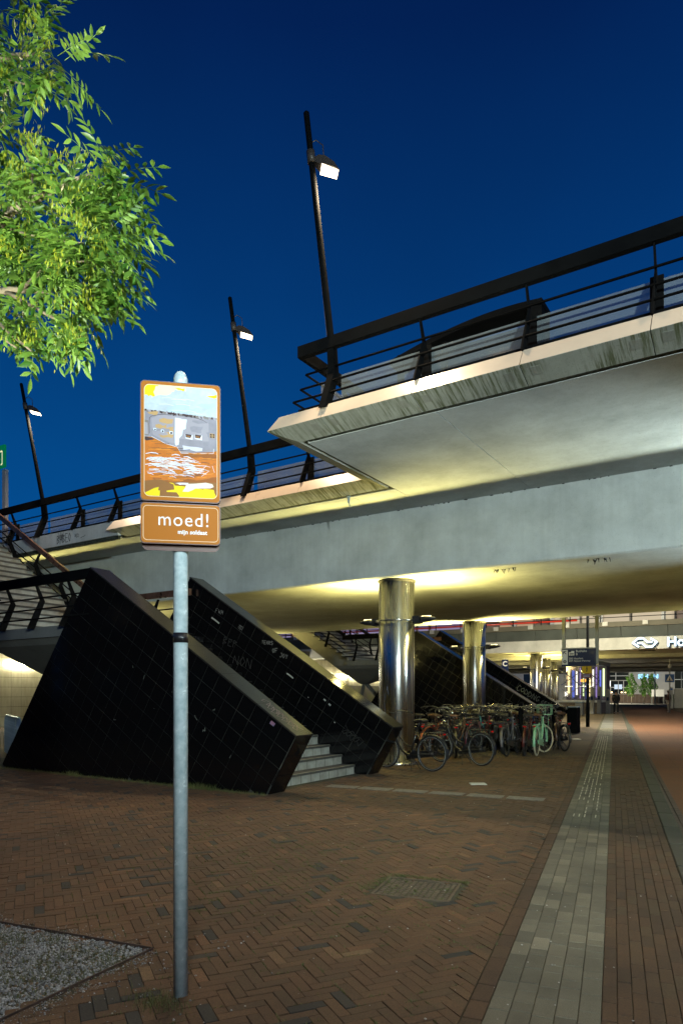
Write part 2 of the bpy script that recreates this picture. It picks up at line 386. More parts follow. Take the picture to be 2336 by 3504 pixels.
PV = np.array([(sx, sy, z) for z, k in ((-0.03,0),(-0.0025,0),(0,1)) for sx, sy in ((-1,-1),(1,-1),(1,1),(-1,1))], float)
PF = [(0,1,5,4),(1,2,6,5),(2,3,7,6),(3,0,4,7),(4,5,9,8),(5,6,10,9),(6,7,11,10),(7,4,8,11),(8,9,10,11)]
def piece_mesh(name, L, W, m, bev=0.0028):
    V = []
    for i, (sx, sy, z) in enumerate(PV):
        b = bev if i >= 8 else 0
        V.append((sx*(L/2-b), sy*(W/2-b), z))
    me = bpy.data.meshes.new(name); me.from_pydata(V, [], PF); me.materials.append(m); me.update()
    return me
def field(name, arr, m, parent, bev=0.0028):
    """arr rows: x, y, ang, L, W, dz, tx, ty, tone -> one joined mesh of pavers"""
    arr = np.asarray(arr); n = len(arr)
    if n == 0: return None
    x, y, an, L, W, dz, tx, ty, tone = arr.T
    V = np.zeros((n, 12, 3))
    for i, (sx, sy, z) in enumerate(PV):
        b = bev if i >= 8 else 0
        lx = sx*(L/2-b); ly = sy*(W/2-b)
        V[:, i, 0] = x + lx*np.cos(an) - ly*np.sin(an)
        V[:, i, 1] = y + lx*np.sin(an) + ly*np.cos(an)
        V[:, i, 2] = z + dz + lx*tx + ly*ty
    F = (np.arange(n)[:, None, None]*12 + np.array(PF)[None]).reshape(-1, 4)
    me = bpy.data.meshes.new(name); me.from_pydata(V.reshape(-1, 3).tolist(), [], F.tolist()); me.materials.append(m)
    at = me.attributes.new('tone', 'FLOAT', 'FACE'); at.data.foreach_set('value', np.repeat(tone, 9).astype(np.float32))
    me.update(); o = bpy.data.objects.new(name, me); link(o, parent); tag(o, kind='stuff')
    return o
def lay(pieces, nobj, name, stuff_name, L, W, m_o, m_f, parent, meshes=None):
    pieces.sort(key=lambda r: depth_xc(r[0], r[1])[0])
    cache = {}
    for r in pieces[:nobj]:
        k = (round(r[3], 3), round(r[4], 3))
        if k not in cache: cache[k] = piece_mesh(name, r[3], r[4], m_o)
        o = bpy.data.objects.new(name, cache[k]); link(o, parent)
        o.location = (r[0], r[1], r[5]); o.rotation_euler = (r[7], -r[6], r[2])
    field(stuff_name, pieces[nobj:], m_f, parent)
def jit(): return R.gauss(0, 0.0016), R.gauss(0, 0.012), R.gauss(0, 0.012)

# gravel tree pit corner: A is the apex, edges run to B (towards the camera) and C (left)
GA = Vector((-3.29, 2.94)); GB = Vector((-3.13, 1.20)); GC = Vector((-6.9, 2.27))
GD = Vector((-6.7, 0.9))
def in_poly(p, poly):
    c = False; n = len(poly)
    for i in range(n):
        a, b = poly[i], poly[(i+1) % n]
        if (a[1] > p[1]) != (b[1] > p[1]) and p[0] < (b[0]-a[0])*(p[1]-a[1])/(b[1]-a[1]) + a[0]: c = not c
    return c
PIT = [GA, GB, GD, GC]
GRATE_C = (-2.50, 5.02); GRATE_ANG = math.radians(12.5); GRATE_H = (0.315, 0.27)
def in_grate(x, y, mrg=0.0):
    dx, dy = x-GRATE_C[0], y-GRATE_C[1]; c, s = math.cos(GRATE_ANG), math.sin(GRATE_ANG)
    u, v = dx*c+dy*s, -dx*s+dy*c
    return abs(u) < GRATE_H[0]+mrg and abs(v) < GRATE_H[1]+mrg

LB = 0.205; WB = LB/3; ANG = math.radians(57.0); ca, sa = math.cos(ANG), math.sin(ANG)
pcs = []; cutp = []
for i in range(-420, 421):
    for per in range(-70, 71):
        for kind in (0, 1):
            if kind == 0: u, v, an = (i + 6*per + 1.5)*WB, (i + .5)*WB, ANG
            else: u, v, an = (i + 6*per + .5)*WB, (i + 1 + 1.5)*WB, ANG + math.pi/2
            x, y = u*ca - v*sa, u*sa + v*ca
            d = -x*ST + y*CT
            if not 2.7 < d < D_BRK: continue
            xc = x*CT + y*ST
            if abs(xc) > d*0.62: continue
            pa = to_pf(x, y)[0]
            if pa > A_EDGE + 0.10: continue
            if x < -6.9 and 8.5 < y < 11.8: continue
            if x < -7.0 and y > 11.8 and d < D_BRK and x < -16: continue
            if in_poly((x, y), PIT) or in_grate(x, y, 0.03): continue
            w1, w2, w3 = jit()
            ext = abs(math.cos(an-AL))*.1 + abs(math.sin(an-AL))*.032
            if pa + ext > A_EDGE - .003:
                cutp.append((x, y, an, w1, R.random())); continue
            pcs.append((x, y, an + R.gauss(0, .008), LB-R.uniform(.003, .005), WB-R.uniform(.0025, .0045), w1, w2*.5, w3, R.random()))
for k, r in enumerate(pcs):
    pcs[k] = (r[0], r[1], r[2], 0.2015, 0.0652, *r[5:]) if depth_xc(r[0], r[1])[0] < 4.6 else r
lay(pcs, 300, 'brick', 'brick_field', LB, WB, M_brick_o, M_brick, pave)
# bricks cut to fit along the path edge course
def clip2(poly, A, B):
    out = []
    side = lambda p: (B[0]-A[0])*(p[1]-A[1]) - (B[1]-A[1])*(p[0]-A[0])
    for i in range(len(poly)):
        p, q = poly[i], poly[(i+1) % len(poly)]; s1, s2 = side(p), side(q)
        if s1 >= 0: out.append(p)
        if (s1 >= 0) != (s2 >= 0):
            t = s1/(s1-s2); out.append((p[0]+(q[0]-p[0])*t, p[1]+(q[1]-p[1])*t))
    return out
mb = MB(); tn = []
for (x, y, an, dz, tone) in cutp:
    c, s_ = math.cos(an), math.sin(an)
    q = [(x+a*c-b*s_, y+a*s_+b*c) for a, b in ((-.1,-.032),(.1,-.032),(.1,.032),(-.1,.032))]
    q = clip2(q, pf(A_EDGE-.004, 0), pf(A_EDGE-.004, 50))
    if len(q) < 3: continue
    n0 = len(mb.f); mb.prism(q, XY, -.03, dz); tn += [tone]*(len(mb.f)-n0)
me = mb.mesh('cut_bricks', [M_brick]); at = me.attributes.new('tone', 'FLOAT', 'FACE'); at.data.foreach_set('value', np.array(tn, np.float32))
tag(obj('cut_bricks', me, pave), kind='stuff')
# one straight course along the path edge
edge = []; b = 1.5
while b < 30:
    x, y = pf((A_EDGE + A_S0)/2, b + 0.103)
    if in_view(x, y, 28, .2):
        w1, w2, w3 = jit(); edge.append((x, y, AL + math.pi/2 + R.gauss(0, .006), 0.199, 0.096, w1, w2*.4, w3*.6, R.random()))
    b += 0.206
lay(edge, 60, 'edge_brick', 'edge_brick_field', .2, .1, M_rbr_o, M_rbr, pave)
# running-bond bricks between the grey strip and the kerb
run = []; nc = 8; wc = (A_K0 - A_S1)/nc
for c in range(nc):
    b = 1.5 + (0.103 if c % 2 else 0) + R.uniform(-.02, .02)
    while b < 32:
        x, y = pf(A_S1 + wc*(c+.5), b + 0.103)
        if in_view(x, y, 30, .2):
            w1, w2, w3 = jit(); run.append((x, y, AL + math.pi/2 + R.gauss(0, .008), 0.2025, wc-.0035, w1, w2*.5, w3, R.random()))
        b += 0.206
lay(run, 240, 'path_brick', 'path_brick_field', .2, .07, M_rbr_o, M_rbr, pave)
o = sheet('far_path', [pf(A_S1+.01, 30), pf(A_K0, 30), pf(A_K0, 98), pf(A_S1+.01, 98)], -0.003, far_paving('far_path_paving', (0.115,0.075,0.055),(0.10,0.07,0.05),(0.05,0.045,0.035), -AL, .07,.2), pave)
# grey tile strip
strip = sheet('tile_strip', [pf(A_S0, 1), pf(A_S1, 1), pf(A_S1, 98), pf(A_S0, 98)], -0.0045, M_sand)
strip['label'] = 'strip of grey concrete tiles running along the path'
sheet('far_tiles', [pf(A_S0, 32), pf(A_S1, 32), pf(A_S1, 98), pf(A_S0, 98)], -0.001, M_fargry, strip)
tl = []; wt = (A_S1 - A_S0)/5
for c in range(5):
    b = 1.4 + R.uniform(0, .2)
    while b < 33:
        Lq = 0.214 if R.random() < .62 else 0.107*R.choice((1, 1.4))
        x, y = pf(A_S0 + wt*(c+.5), b + Lq/2)
        if in_view(x, y, 33, .2):
            w1, w2, w3 = jit(); tl.append((x, y, AL + math.pi/2, Lq-.004, wt-.004, w1*.6+.001, w2*.3, w3*.3, R.random()))
        b += Lq
lay(tl, 280, 'tile', 'tile_field', .2, .1, M_gry_o, M_gry, strip)
# tactile ribs on the strip (pale dashes further along)
mb = MB()
b = 9.3
while b < 27:
    for k in range(5):
        if R.random() < (.12 if b > 14.5 else .25 if b > 10.3 else .75): continue
        a0 = A_S0 + wt*1.0 + k*wt*.62
        p = [pf(a0-.007, b), pf(a0+.007, b), pf(a0+.007, b+.20), pf(a0-.007, b+.20)]
        mb.add([(x, y, 0.006) for x, y in p] + [(x, y, 0.0) for x, y in p], [(0,1,2,3),(0,4,5,1),(1,5,6,2),(2,6,7,3),(3,7,4,0)])
    b += 0.30
o = mb.build('tactile_rib', mat('tactile_white', (0.42,0.40,0.30), .7, var=.3, vscale=9), strip); tag(o, kind='stuff')
# row of ribbed guidance tiles crossing to the stairs
guide = empty('guidance_tile_row', (0,0,0))
tag(guide, 'row of worn ribbed guidance tiles crossing the brick pavement to the stairs', 'paving row')
M_guide = mat('guide_tile', (0.16,0.145,0.11), .8, var=.3, vscale=14)
g0 = Vector((-2.95, 10.20)); g1 = Vector((-7.0, 9.66)); gd = (g1-g0).normalized(); gl = (g1-g0).length
k = 0; s_ = 0.0
while s_ < gl - .6:
    c = g0 + gd*(s_+.3); mb = MB(); gn = Vector((-gd.y, gd.x))
    for j in range(4):
        q = c + gn*(-.105+.07*j); L_ = .27
        pts = [q - gd*L_ - gn*.022, q + gd*L_ - gn*.022, q + gd*L_ + gn*.022, q - gd*L_ + gn*.022]
        mb.add([(p.x, p.y, 0.010) for p in pts] + [(p.x, p.y, -.01) for p in pts], [(0,1,2,3),(0,4,5,1),(1,5,6,2),(2,6,7,3),(3,7,4,0)])
    mb.build('ribbed_tile', M_guide, guide); s_ += .61
# kerb, gutter, road
kerb = empty('kerb', (0,0,0)); tag(kerb, 'long dark concrete kerb between brick path and red road', kind='structure')
b = -2.0
while b < 96:
    L_ = 1.0 if b < 40 else 8.0
    mb = MB(); mb.bevbox(A_K0+.003, A_K1, b+.004, b+L_-.004, -.15, 0.004, .012)
    o = mb.build('kerb_stone', M_kerb, kerb); o.rotation_euler = (0,0,AL); b += L_
road = sheet('road', [pf(A_K1, -30), pf(5.2, -30), pf(5.2, 96), pf(A_K1, 96)], -0.10, M_asph); road['label'] = 'red asphalt road beside the pavement'
mb = MB(); b = -2
while b < 40:
    x0, x1 = A_K1+.004, A_K1+.16
    for k in range(2): mb.bevbox(x0+k*.078, x0+k*.078+.073, b+.003, b+.2, -.13, -.088, .004)
    b += .204
o = mb.build('gutter_brick', M_gut, road); o.rotation_euler = (0,0,AL); tag(o, kind='stuff')
mb = MB()
for b in range(0, 60, 6):
    p = [pf(1.32, b), pf(1.325, b), pf(1.325, b+6), pf(1.32, b+6)]
    mb.add([(x, y, -.096) for x, y in p], [(0,1,2,3)])
mb.build('road_seam', M_joint, road)
sheet('far_pavement', [pf(5.2, -30), pf(60, -30), pf(60, 200), pf(5.2, 200)], -0.02, M_farpav)
sheet('far_square', [pf(-90, 98), pf(5.2, 98), pf(5.2, 260), pf(-90, 260)], -0.012, mat('far_square', (0.24,0.23,0.20), .8, var=.25, vscale=.3))
o = sheet('road_bend', [pf(-12, 60), pf(0.6, 60), pf(0.6, 64), pf(-12, 68)], -0.001, mat('pale_paving', (0.2,0.19,0.165), .85, var=.25, vscale=.4), None)
o['label'] = 'pale paved crossing in front of the station passage'

# gravel tree pit
pit = sheet('gravel_bed', [tuple(p) for p in PIT], -0.010, mat('gravel_soil', (0.042,0.034,0.020), .95, col2=(0.060,0.056,0.036), vscale=9, bump=.6, bscale=80))
pit['label'] = 'grey gravel tree pit with steel edging and patches of grass'
mb = MB()
def stone(mb, x, y, z, r):
    h = r*R.uniform(.35, .8); n = 5; a0 = R.random()*6.28; e = R.uniform(.65, 1)
    V = [(x + r*R.uniform(.75,1.15)*math.cos(a0+k*6.283/n), y + r*e*R.uniform(.75,1.15)*math.sin(a0+k*6.283/n), z) for k in range(n)]
    V += [(x + r*.55*R.uniform(.6,1.2)*math.cos(a0+k*6.283/n), y + r*.55*e*R.uniform(.6,1.2)*math.sin(a0+k*6.283/n), z+h*R.uniform(.8,1.1)) for k in range(n)]
    mb.add(V, [tuple(range(n, 2*n))] + [(k, (k+1)%n, n+(k+1)%n, n+k) for k in range(n)])
tones = []
cnt = 0
while cnt < 9500:
    x, y = R.uniform(-6.0, -3.1), R.uniform(1.2, 2.95)
    if not in_poly((x, y), PIT): continue
    d, xc = depth_xc(x, y)
    if not (2.6 < d < 6 and abs(xc) < d*.6): continue
    if R.random() < .55*max(0, math.sin(x*3.1+1.0)*math.sin(y*4.3+x*1.7)): cnt += 1; continue          # bare earthy spots
    stone(mb, x, y, -.012 + R.uniform(0, .012), R.uniform(.006, .0135)); tones += [R.random()]*6; cnt += 1
for _ in range(260):                                   # scattered over the bricks near the pit
    t = R.random(); s = R.expovariate(5.0)
    x, y = -3.29 + R.gauss(0, .35) + s*.3, 2.6 + R.gauss(0, .5)
    if in_poly((x, y), PIT): continue
    stone(mb, x, y, 0, R.uniform(.004, .010)); tones += [R.random()]*6
for _ in range(2600):                                  # grit spilling over the edging
    q = GB if R.random() < .5 else GC; t = R.random()**.8; p = GA.lerp(q, min(1, t*.75)); nrm = Vector((-(q-GA).y, (q-GA).x)).normalized()*(1 if q is GB else -1)
    x, y = p.x + nrm.x*abs(R.gauss(0,.07)) + R.gauss(0,.01), p.y + nrm.y*abs(R.gauss(0,.07)) + R.gauss(0,.01)
    stone(mb, x, y, .0, R.uniform(.0025,.0065)); tones += [R.choice((.93,.97,.99,.3,.6))]*6
me = mb.mesh('gravel', [paver('gravel_stone', [(0,(0.09,0.092,0.085)),(.25,(0.17,0.178,0.17)),(.6,(0.25,0.262,0.255)),(.86,(0.36,0.37,0.355)),(.92,(0.13,0.095,0.055)),(1,(0.17,0.12,0.07))], False, 60)])
at = me.attributes.new('tone', 'FLOAT', 'FACE'); at.data.foreach_set('value', np.array(tones, np.float32))
o = obj('gravel', me); tag(o, 'loose grey gravel filling the tree pit', 'gravel', kind='stuff')
edg = empty('steel_edging', (*GA, 0)); tag(edg, 'thin rusty steel edging around the gravel pit', 'edging')
M_edge = mat('rusty_edge', (0.055,0.035,0.025), .8, var=.4, vscale=20)
for q in (GB, GC):
    dv = (q-GA); n = Vector((-dv.y, dv.x)).normalized()*.004
    mb = MB(); pts = [GA+n, q+n, q-n, GA-n]
    mb.prism([(p.x-GA.x, p.y-GA.y) for p in pts], XY, -.05, .014); mb.build('edge_strip', M_edge, edg)

# grass
def blade_mesh(spots, name, m, parent=None):
    V = []; F = []
    for (x, y, z, h, w) in spots:
        a = R.random()*6.283; lean = R.uniform(.1, .9); dx, dy = math.cos(a)*w, math.sin(a)*w
        lx, ly = -math.sin(a)*h*lean, math.cos(a)*h*lean
        i = len(V)
        V += [(x-dx, y-dy, z), (x+dx, y+dy, z), (x+dx*.7+lx*.4, y+dy*.7+ly*.4, z+h*.6), (x-dx*.7+lx*.4, y-dy*.7+ly*.4, z+h*.6), (x+lx, y+ly, z+h)]
        F += [(i, i+1, i+2, i+3), (i+3, i+2, i+4)]
    me = bpy.data.meshes.new(name); me.from_pydata(V, [], F); me.materials.append(m); me.update()
    return obj(name, me, parent)
M_grass = mat('grass_blade', (0.055,0.085,0.020), .6, col2=(0.13,0.12,0.035), vscale=6)
sp = []
for _ in range(120):                                   # patches in the gravel
    cx, cy = R.uniform(-5.4, -3.3), R.uniform(1.5, 2.75)
    if not in_poly((cx, cy), PIT): continue
    for _ in range(R.randint(25, 110)): sp.append((cx+R.gauss(0,.08), cy+R.gauss(0,.06), -.005, R.uniform(.012,.030), .0018))
tag(blade_mesh(sp, 'grass', M_grass), 'patches of short grass and moss in the gravel', 'grass', kind='stuff')
sp = []
for _ in range(1000):                                  # weeds in the brick joints
    if R.random() < .45: cx, cy = R.gauss(-3.6, .9), R.gauss(5.0, .9)
    elif R.random() < .5: cx, cy = R.uniform(-4.2, -.9), R.uniform(2.2, 5)
    else: cx, cy = R.gauss(-5.2, 1.6), R.gauss(6.2, 1)
    if to_pf(cx, cy)[0] > A_EDGE or in_poly((cx, cy), PIT): continue
    # snap to a joint direction
    u, v = cx*ca+cy*sa, -cx*sa+cy*ca
    if R.random() < .5: u = round(u/WB)*WB; du, dv = 0, 1
    else: v = round(v/WB)*WB; du, dv = 1, 0
    for _ in range(R.randint(6, 22)):
        t = R.gauss(0, .03); uu, vv = u+du*t, v+dv*t
        sp.append((uu*ca-vv*sa, uu*sa+vv*ca, -.006, R.uniform(.010,.024), .0020))
for _ in range(500):
    cx, cy = -2.70+R.gauss(0,.09), 2.44+R.gauss(0,.05); sp.append((cx, cy, -.004, R.uniform(.012,.05), .0014))
for _ in range(900):
    t = R.random(); sp.append((-2.9+R.gauss(0,.02)+.7*t, 5.28+.13*t+R.gauss(0,.02), -.004, R.uniform(.008,.02), .0015))
for _ in range(420):
    t = R.random(); sp.append((-2.86+R.gauss(0,.03)-.0*t, 4.72+.5*t+R.gauss(0,.02), -.004, R.uniform(.01,.03), .0015))
tag(blade_mesh(sp, 'joint_weeds', M_grass), 'small weeds and moss growing in the brick joints', 'weeds', kind='stuff')
sp = []
for _ in range(2600):
    x = R.uniform(-14.2, -6.7); y = 8.33 - abs(R.gauss(0, .09)); sp.append((x, y, -.006, R.uniform(.015,.06), .0025))
for cx in (-8.4, -8.2, -11.5, -7.95):
    for _ in range(140): sp.append((cx+R.gauss(0,.12), 8.27+R.gauss(0,.03), -.006, R.uniform(.03,.12), .003))
for _ in range(120): sp.append((R.uniform(-7.1,-6.6), R.uniform(28.2,28.6), -.004, R.uniform(.01,.04), .004))
tag(blade_mesh(sp, 'wall_foot_grass', M_grass), 'fringe of grass along the foot of the black stair wall', 'grass', kind='stuff')
# litter specks
mb = MB()
for _ in range(330):
    d = R.uniform(3, 13); xc = R.uniform(-.5, .55)*d; x, y = cam2w(xc, d)
    if x < -6.9 and y > 8.3: continue
    stone(mb, x, y, 0.001, R.uniform(.003, .009))
tag(mb.build('litter_specks', mat('litter', (0.33,0.32,0.28), .8, var=.4, vscale=3)), 'tiny scattered pale litter on the brick pavement', 'litter', kind='stuff')

# brick-filled manhole cover
cover = empty('manhole_cover', (*GRATE_C, 0), GRATE_ANG); tag(cover, 'square sunken access cover with a cast grid, edged by moss', 'manhole cover')
M_cast = mat('cast_cover', (0.075,0.058,0.036), .75, var=.4, vscale=9, bump=.4)
mb = MB(); w, h = GRATE_H
for x0, x1, y0, y1 in ((-w,w,-h,-h+.025),(-w,w,h-.025,h),(-w,-w+.025,-h+.025,h-.025),(w-.025,w,-h+.025,h-.025)): mb.box(x0,x1,y0,y1,-.03,.003)
mb.build('cover_frame', M_cast, cover)
mb = MB(); mb.box(-w+.025, w-.025, -h+.025, h-.025, -.03, -.016); mb.build('cover_plate', M_cast, cover)
mb = MB(); nx, ny = 12, 10; sx, sy = (2*w-.06)/nx, (2*h-.06)/ny
for i in range(nx):
    for j in range(ny):
        x0, y0 = -w+.03+i*sx, -h+.03+j*sy; mb.bevbox(x0+.005, x0+sx-.005, y0+.005, y0+sy-.005, -.017, -.003-R.random()*.003, .004)
o = mb.build('cover_grid', M_cast, cover); tag(o, kind='stuff')
# small pale plates lying in the paving
for (x, y, w, h, lb) in ((-4.47, 11.34, .14, .12, 'pale square plate set in the bricks before the bicycles'), (-5.95, 24.1, .13, .16, 'small pale plate set in the bricks beside the grey strip')):
    mb = MB(); mb.bevbox(-w, w, -h, h, -.01, .012, .008); o = mb.build('paving_plate', mat('pale_plate', (0.62,0.62,0.56), .5), None, (x, y, 0)); o.rotation_euler = (0,0,AL+.35)
    tag(o, lb, 'plate')
# ------------------------------------------------------------------ overpass
ZS = 5.55
over = empty('overpass', (-7.3, 13.1, 0)); OV = Vector(over.location)
tag(over, 'wide grey concrete overpass with cream edge panels crossing above the pavement', 'bridge')
def ov(mb, name, m, parent=over):
    mb.xf(Matrix.Translation(-OV)); o = mb.build(name, m, parent); return o
mb = MB(); mb.prism([(13.1,4.15),(13.13,4.12),(23.2,4.12),(23.25,4.17),(23.25,5.90),(13.1,5.90)], YZ, -30, 15); ov(mb, 'main_slab', M_conc)
# overhanging deck panels, joints open
for x0, x1 in ((-6.30,-4.091),(-4.079,-0.55),(-0.538,3.2),(3.212,8.0),(8.012,15)):
    mb = MB(); mb.box(x0, x1, 8.80, 13.098, ZS, 5.86); ov(mb, 'deck_panel', M_soff)
for x0, x1 in ((-7.28,-6.312),(-10.74,-7.292),(-14.2,-10.752)):
    mb = MB(); mb.box(x0, x1, 11.69, 13.098, ZS, 5.86); ov(mb, 'deck_panel', M_soff)
for x0, x1 in ((-18.0,-14.212),(-22,-18.01),(-30,-22.01)):
    mb = MB(); mb.box(x0, x1, 11.46, 13.098, ZS+.02, 5.86); ov(mb, 'deck_panel', M_soff)
# joint between slab face and deck panels: little broken mortar bits
mb = MB()
for _ in range(80):
    x = R.uniform(-14, 1.5); w = R.uniform(.015,.06); mb.box(x, x+w, 13.085-R.random()*.012, 13.099, ZS-.006-R.random()*.014, ZS+.004)
o = ov(mb, 'joint_crumbs', M_joint); tag(o, kind='stuff')
# edge profile offsets (o = distance inward from the arris, z)
P0, P1, P2 = (0.366, 5.55), (0.0, 5.675), (0.136, 5.915)
CONC = [P0, P1, (0.05, 5.745), (0.40, 5.64)]
CREAM = [(0.002, 5.681), P2, (0.55, 5.935), (0.55, 5.905), (0.16, 5.885), (0.045, 5.70)]
YA1, YA2, XA = 8.334, 11.20, -6.754
def loft(mb, prof, fA, fB):
    n = len(prof); V = [fA(o, z) for o, z in prof] + [fB(o, z) for o, z in prof]
    mb.add(V, [tuple(range(n-1,-1,-1)), tuple(range(n,2*n))] + [(i,(i+1)%n,n+(i+1)%n,n+i) for i in range(n)])
g = .005
def alongX(Y, x): return lambda o, z: (x, Y+o, z)
cornA = lambda o, z: (XA+o, YA1+o, z)             # outer mitre
cornB = lambda o, z: (XA+o, YA2+o, z)             # inner mitre
def tilefrom(x): return x
segs1 = [(cornA, alongX(YA1, -5.744-g))] + [(alongX(YA1, -5.744+1.5*k+g), alongX(YA1, -5.744+1.5*(k+1)-g)) for k in range(14)]
segs2 = []
xs = [-8.29-1.5*k for k in range(4)]
segs2.append((alongX(YA2, -8.29+g), cornB))
for k in range(3): segs2.append((alongX(YA2, xs[k+1]+g), alongX(YA2, xs[k]-g)))
endC = lambda o, z: (-14.25+o*1.0, YA2+o, z)
segs2.append((endC, alongX(YA2, -12.79-g)))
side = []
ys = [YA1, 9.77, YA2]
side.append((cornA, lambda o, z: (XA+o, 9.77-g, z)))
side.append((lambda o, z: (XA+o, 9.77+g, z), cornB))
for fa, fb in segs1 + segs2 + side:
    mb = MB(); loft(mb, CONC, fa, fb); ov(mb, 'edge_stone', M_fasc)
    mb = MB(); loft(mb, CREAM, fa, fb); ov(mb, 'cream_panel', M_cream)
# shallow anchor squares on the edge stones near each joint
def on_conc(x, t, off, Y): # point on lower stone face, t 0 (inner) .. 1 (arris)
    o = P0[0] + (P1[0]-P0[0])*t; z = P0[1] + (P1[1]-P0[1])*t
    nx, nz = -0.323, -0.946
    return (x, Y + o + nx*off, z + nz*off)
M_anch = concrete('anchor_patch', (0.30,0.31,0.27), streak=.5)
for Y, xl in ((YA1, [-5.744+1.5*k for k in range(4)]), (YA2, [-8.29-1.5*k for k in range(4)])):
    for xj in xl:
        for s in (-1, 1):
            xc_ = xj + s*.17; mb = MB()
            V = [on_conc(xc_+dx, t, off, Y) for off in (-.002, .003) for dx, t in ((-.065,.42),(.065,.42),(.065,.80),(-.065,.80))]
            mb.add(V, [(0,1,2,3),(4,5,6,7),(0,1,5,4),(1,2,6,5),(2,3,7,6),(3,0,4,7)]); ov(mb, 'anchor_patch', M_anch)
# grimy drip groove along the inner side of the edge stones
mb = MB(); mb.box(-6.26, 15, YA1+.40, 8.798, 5.562, 5.66); ov(mb, 'drip_groove', M_grime)
mb = MB(); mb.box(-14.1, -6.39, YA2+.40, 11.688, 5.562, 5.66); ov(mb, 'drip_groove', M_grime)
mb = MB(); mb.box(XA+.40, -6.302, YA1+.46, YA2+.46, 5.563, 5.66); ov(mb, 'drip_groove', M_grime)
# grey edge beam left of the cream panels
mb = MB(); mb.box(-17.4, -13.99, 11.36, 11.455, 5.56, 5.925); ov(mb, 'edge_beam', M_conc)
mb = MB(); mb.box(-30, -17.412, 11.36, 11.455, 5.56, 5.925); ov(mb, 'edge_beam', M_conc)
mb = MB(); mb.box(-30, -14.0, 11.385, 11.455, 5.46, 5.555); ov(mb, 'drip_edge', M_grime)
# deck surface
mb = MB(); mb.box(-30, 15, 13.1, 23.2, 5.902, 5.92); ov(mb, 'deck_surface', mat('deck_asphalt', (.06,.06,.06), .9))
# spalled soffit patches with hanging bits
mb = MB()
for cx, cy in ((-4.9, 13.5), (-4.6,13.45), (-3.0, 13.4), (-2.8,13.42)):
    for _ in range(5):
        x, y = cx+R.gauss(0,.07), cy+R.gauss(0,.05); mb.tube([(x,y,4.125),(x+R.gauss(0,.02),y,4.06-R.random()*.03)], [.012,.004], 5)
o = ov(mb, 'soffit_debris', M_joint); tag(o, kind='stuff')
# loose metal scrap hanging below the second edge
mb = MB(); mb.add([(-7.36,11.62,5.56),(-7.28,11.60,5.56),(-7.30,11.60,5.40),(-7.235,11.57,5.27),(-7.33,11.61,5.42)], [(0,1,2,4),(4,2,3)])
mb.add([(p[0]+.006,p[1]+.012,p[2]) for p in mb.v], [(0,1,2,4),(4,2,3)]); ov(mb, 'hanging_scrap', M_galv)

# ------------------------------------------------------------------ railings
FIN = [(8.40,5.905),(8.56,5.905),(8.80,6.50),(8.64,6.82),(8.585,6.82),(8.69,6.53)]
M_railtop = M_black
RAILS = ((8.66,6.56),(8.60,6.32),(8.52,6.11))
def railing(name, label, xs_posts, x0, x1, dy, corner_left=None, skip=(), corner_right=None):
    root = empty(name, (x0, 8.6+dy, 5.93)); off = Vector(root.location)
    tag(root, label, 'railing')
    def put(mb, n, m): mb.xf(Matrix.Translation(-off)); return mb.build(n, m, root)
    mb = MB(); mb.prism([(8.56+dy,6.81),(8.64+dy,6.80),(8.645+dy,6.99),(8.60+dy,7.0),(8.56+dy,6.985)], YZ, x0-.03, x1); put(mb, 'handrail', M_railtop)
    for yy, zz in RAILS:
        mb = MB(); e = (8.60-yy); mb.tube([(x0-e, yy+dy, zz),(x1, yy+dy, zz)], .017, 8); put(mb, 'rail', M_black)
    mb = MB(); mb.box(x0, x1, 8.54+dy, 8.60+dy, 5.945, 5.985); put(mb, 'bottom_rail', M_black)
    for x in xs_posts:
        if x in skip: continue
        mb = MB(); mb.prism([(a+dy, b_) for a, b_ in FIN], YZ, x-.011, x+.011); put(mb, 'post', M_black)
        mb = MB(); mb.box(x-.075, x+.075, 8.80+dy, 8.835+dy, 5.99, 6.53); put(mb, 'glass_clamp', M_black)
    for a, b_ in zip(xs_posts, xs_posts[1:]):
        mb = MB(); mb.box(a+.06, b_-.06, 8.815+dy, 8.827+dy, 6.045, 6.485); put(mb, 'glass_pane', M_frost)
    return root, put
px1 = [-5.744+1.5*k for k in range(13)]
r1, put1 = railing('bridge_railing', 'black railing with frosted panes on the near edge of the overpass', px1, -6.30, 14, 0, skip=(-5.744, 1.756))
# return of the near railing along the step in the deck
mb = MB(); mb.prism([(-6.335,6.81),(-6.265,6.81),(-6.265,6.99),(-6.335,6.99)], lambda u,v,d:(u,d,v), 8.645, 11.50); put1(mb, 'handrail', M_black)
for yy, zz in RAILS:
    e = 8.60-yy; mb = MB(); mb.tube([(-6.30-e, yy, zz),(-6.30-e, 11.4, zz)], .017, 8); put1(mb, 'rail', M_black)
for y in (9.75, 11.0):
    mb = MB(); mb.prism([(-6.30+(a-8.6), b_) for a, b_ in FIN], lambda u,v,d:(u,d,v), y-.011, y+.011); put1(mb, 'post', M_black)
for a, b_ in ((8.85, 9.70), (9.80, 10.95)):
    mb = MB(); mb.box(-6.085, -6.073, a, b_, 6.045, 6.485); put1(mb, 'glass_pane', M_frost)
px2 = [-21.79+1.5*k for k in range(10)] + [-6.79]
px2[-2] = -8.29
r2, put2 = railing('bridge_railing', 'black railing with frosted panes on the recessed left edge of the overpass', px2, -30, -6.4, 2.866, skip=(-9.79,-17.29))

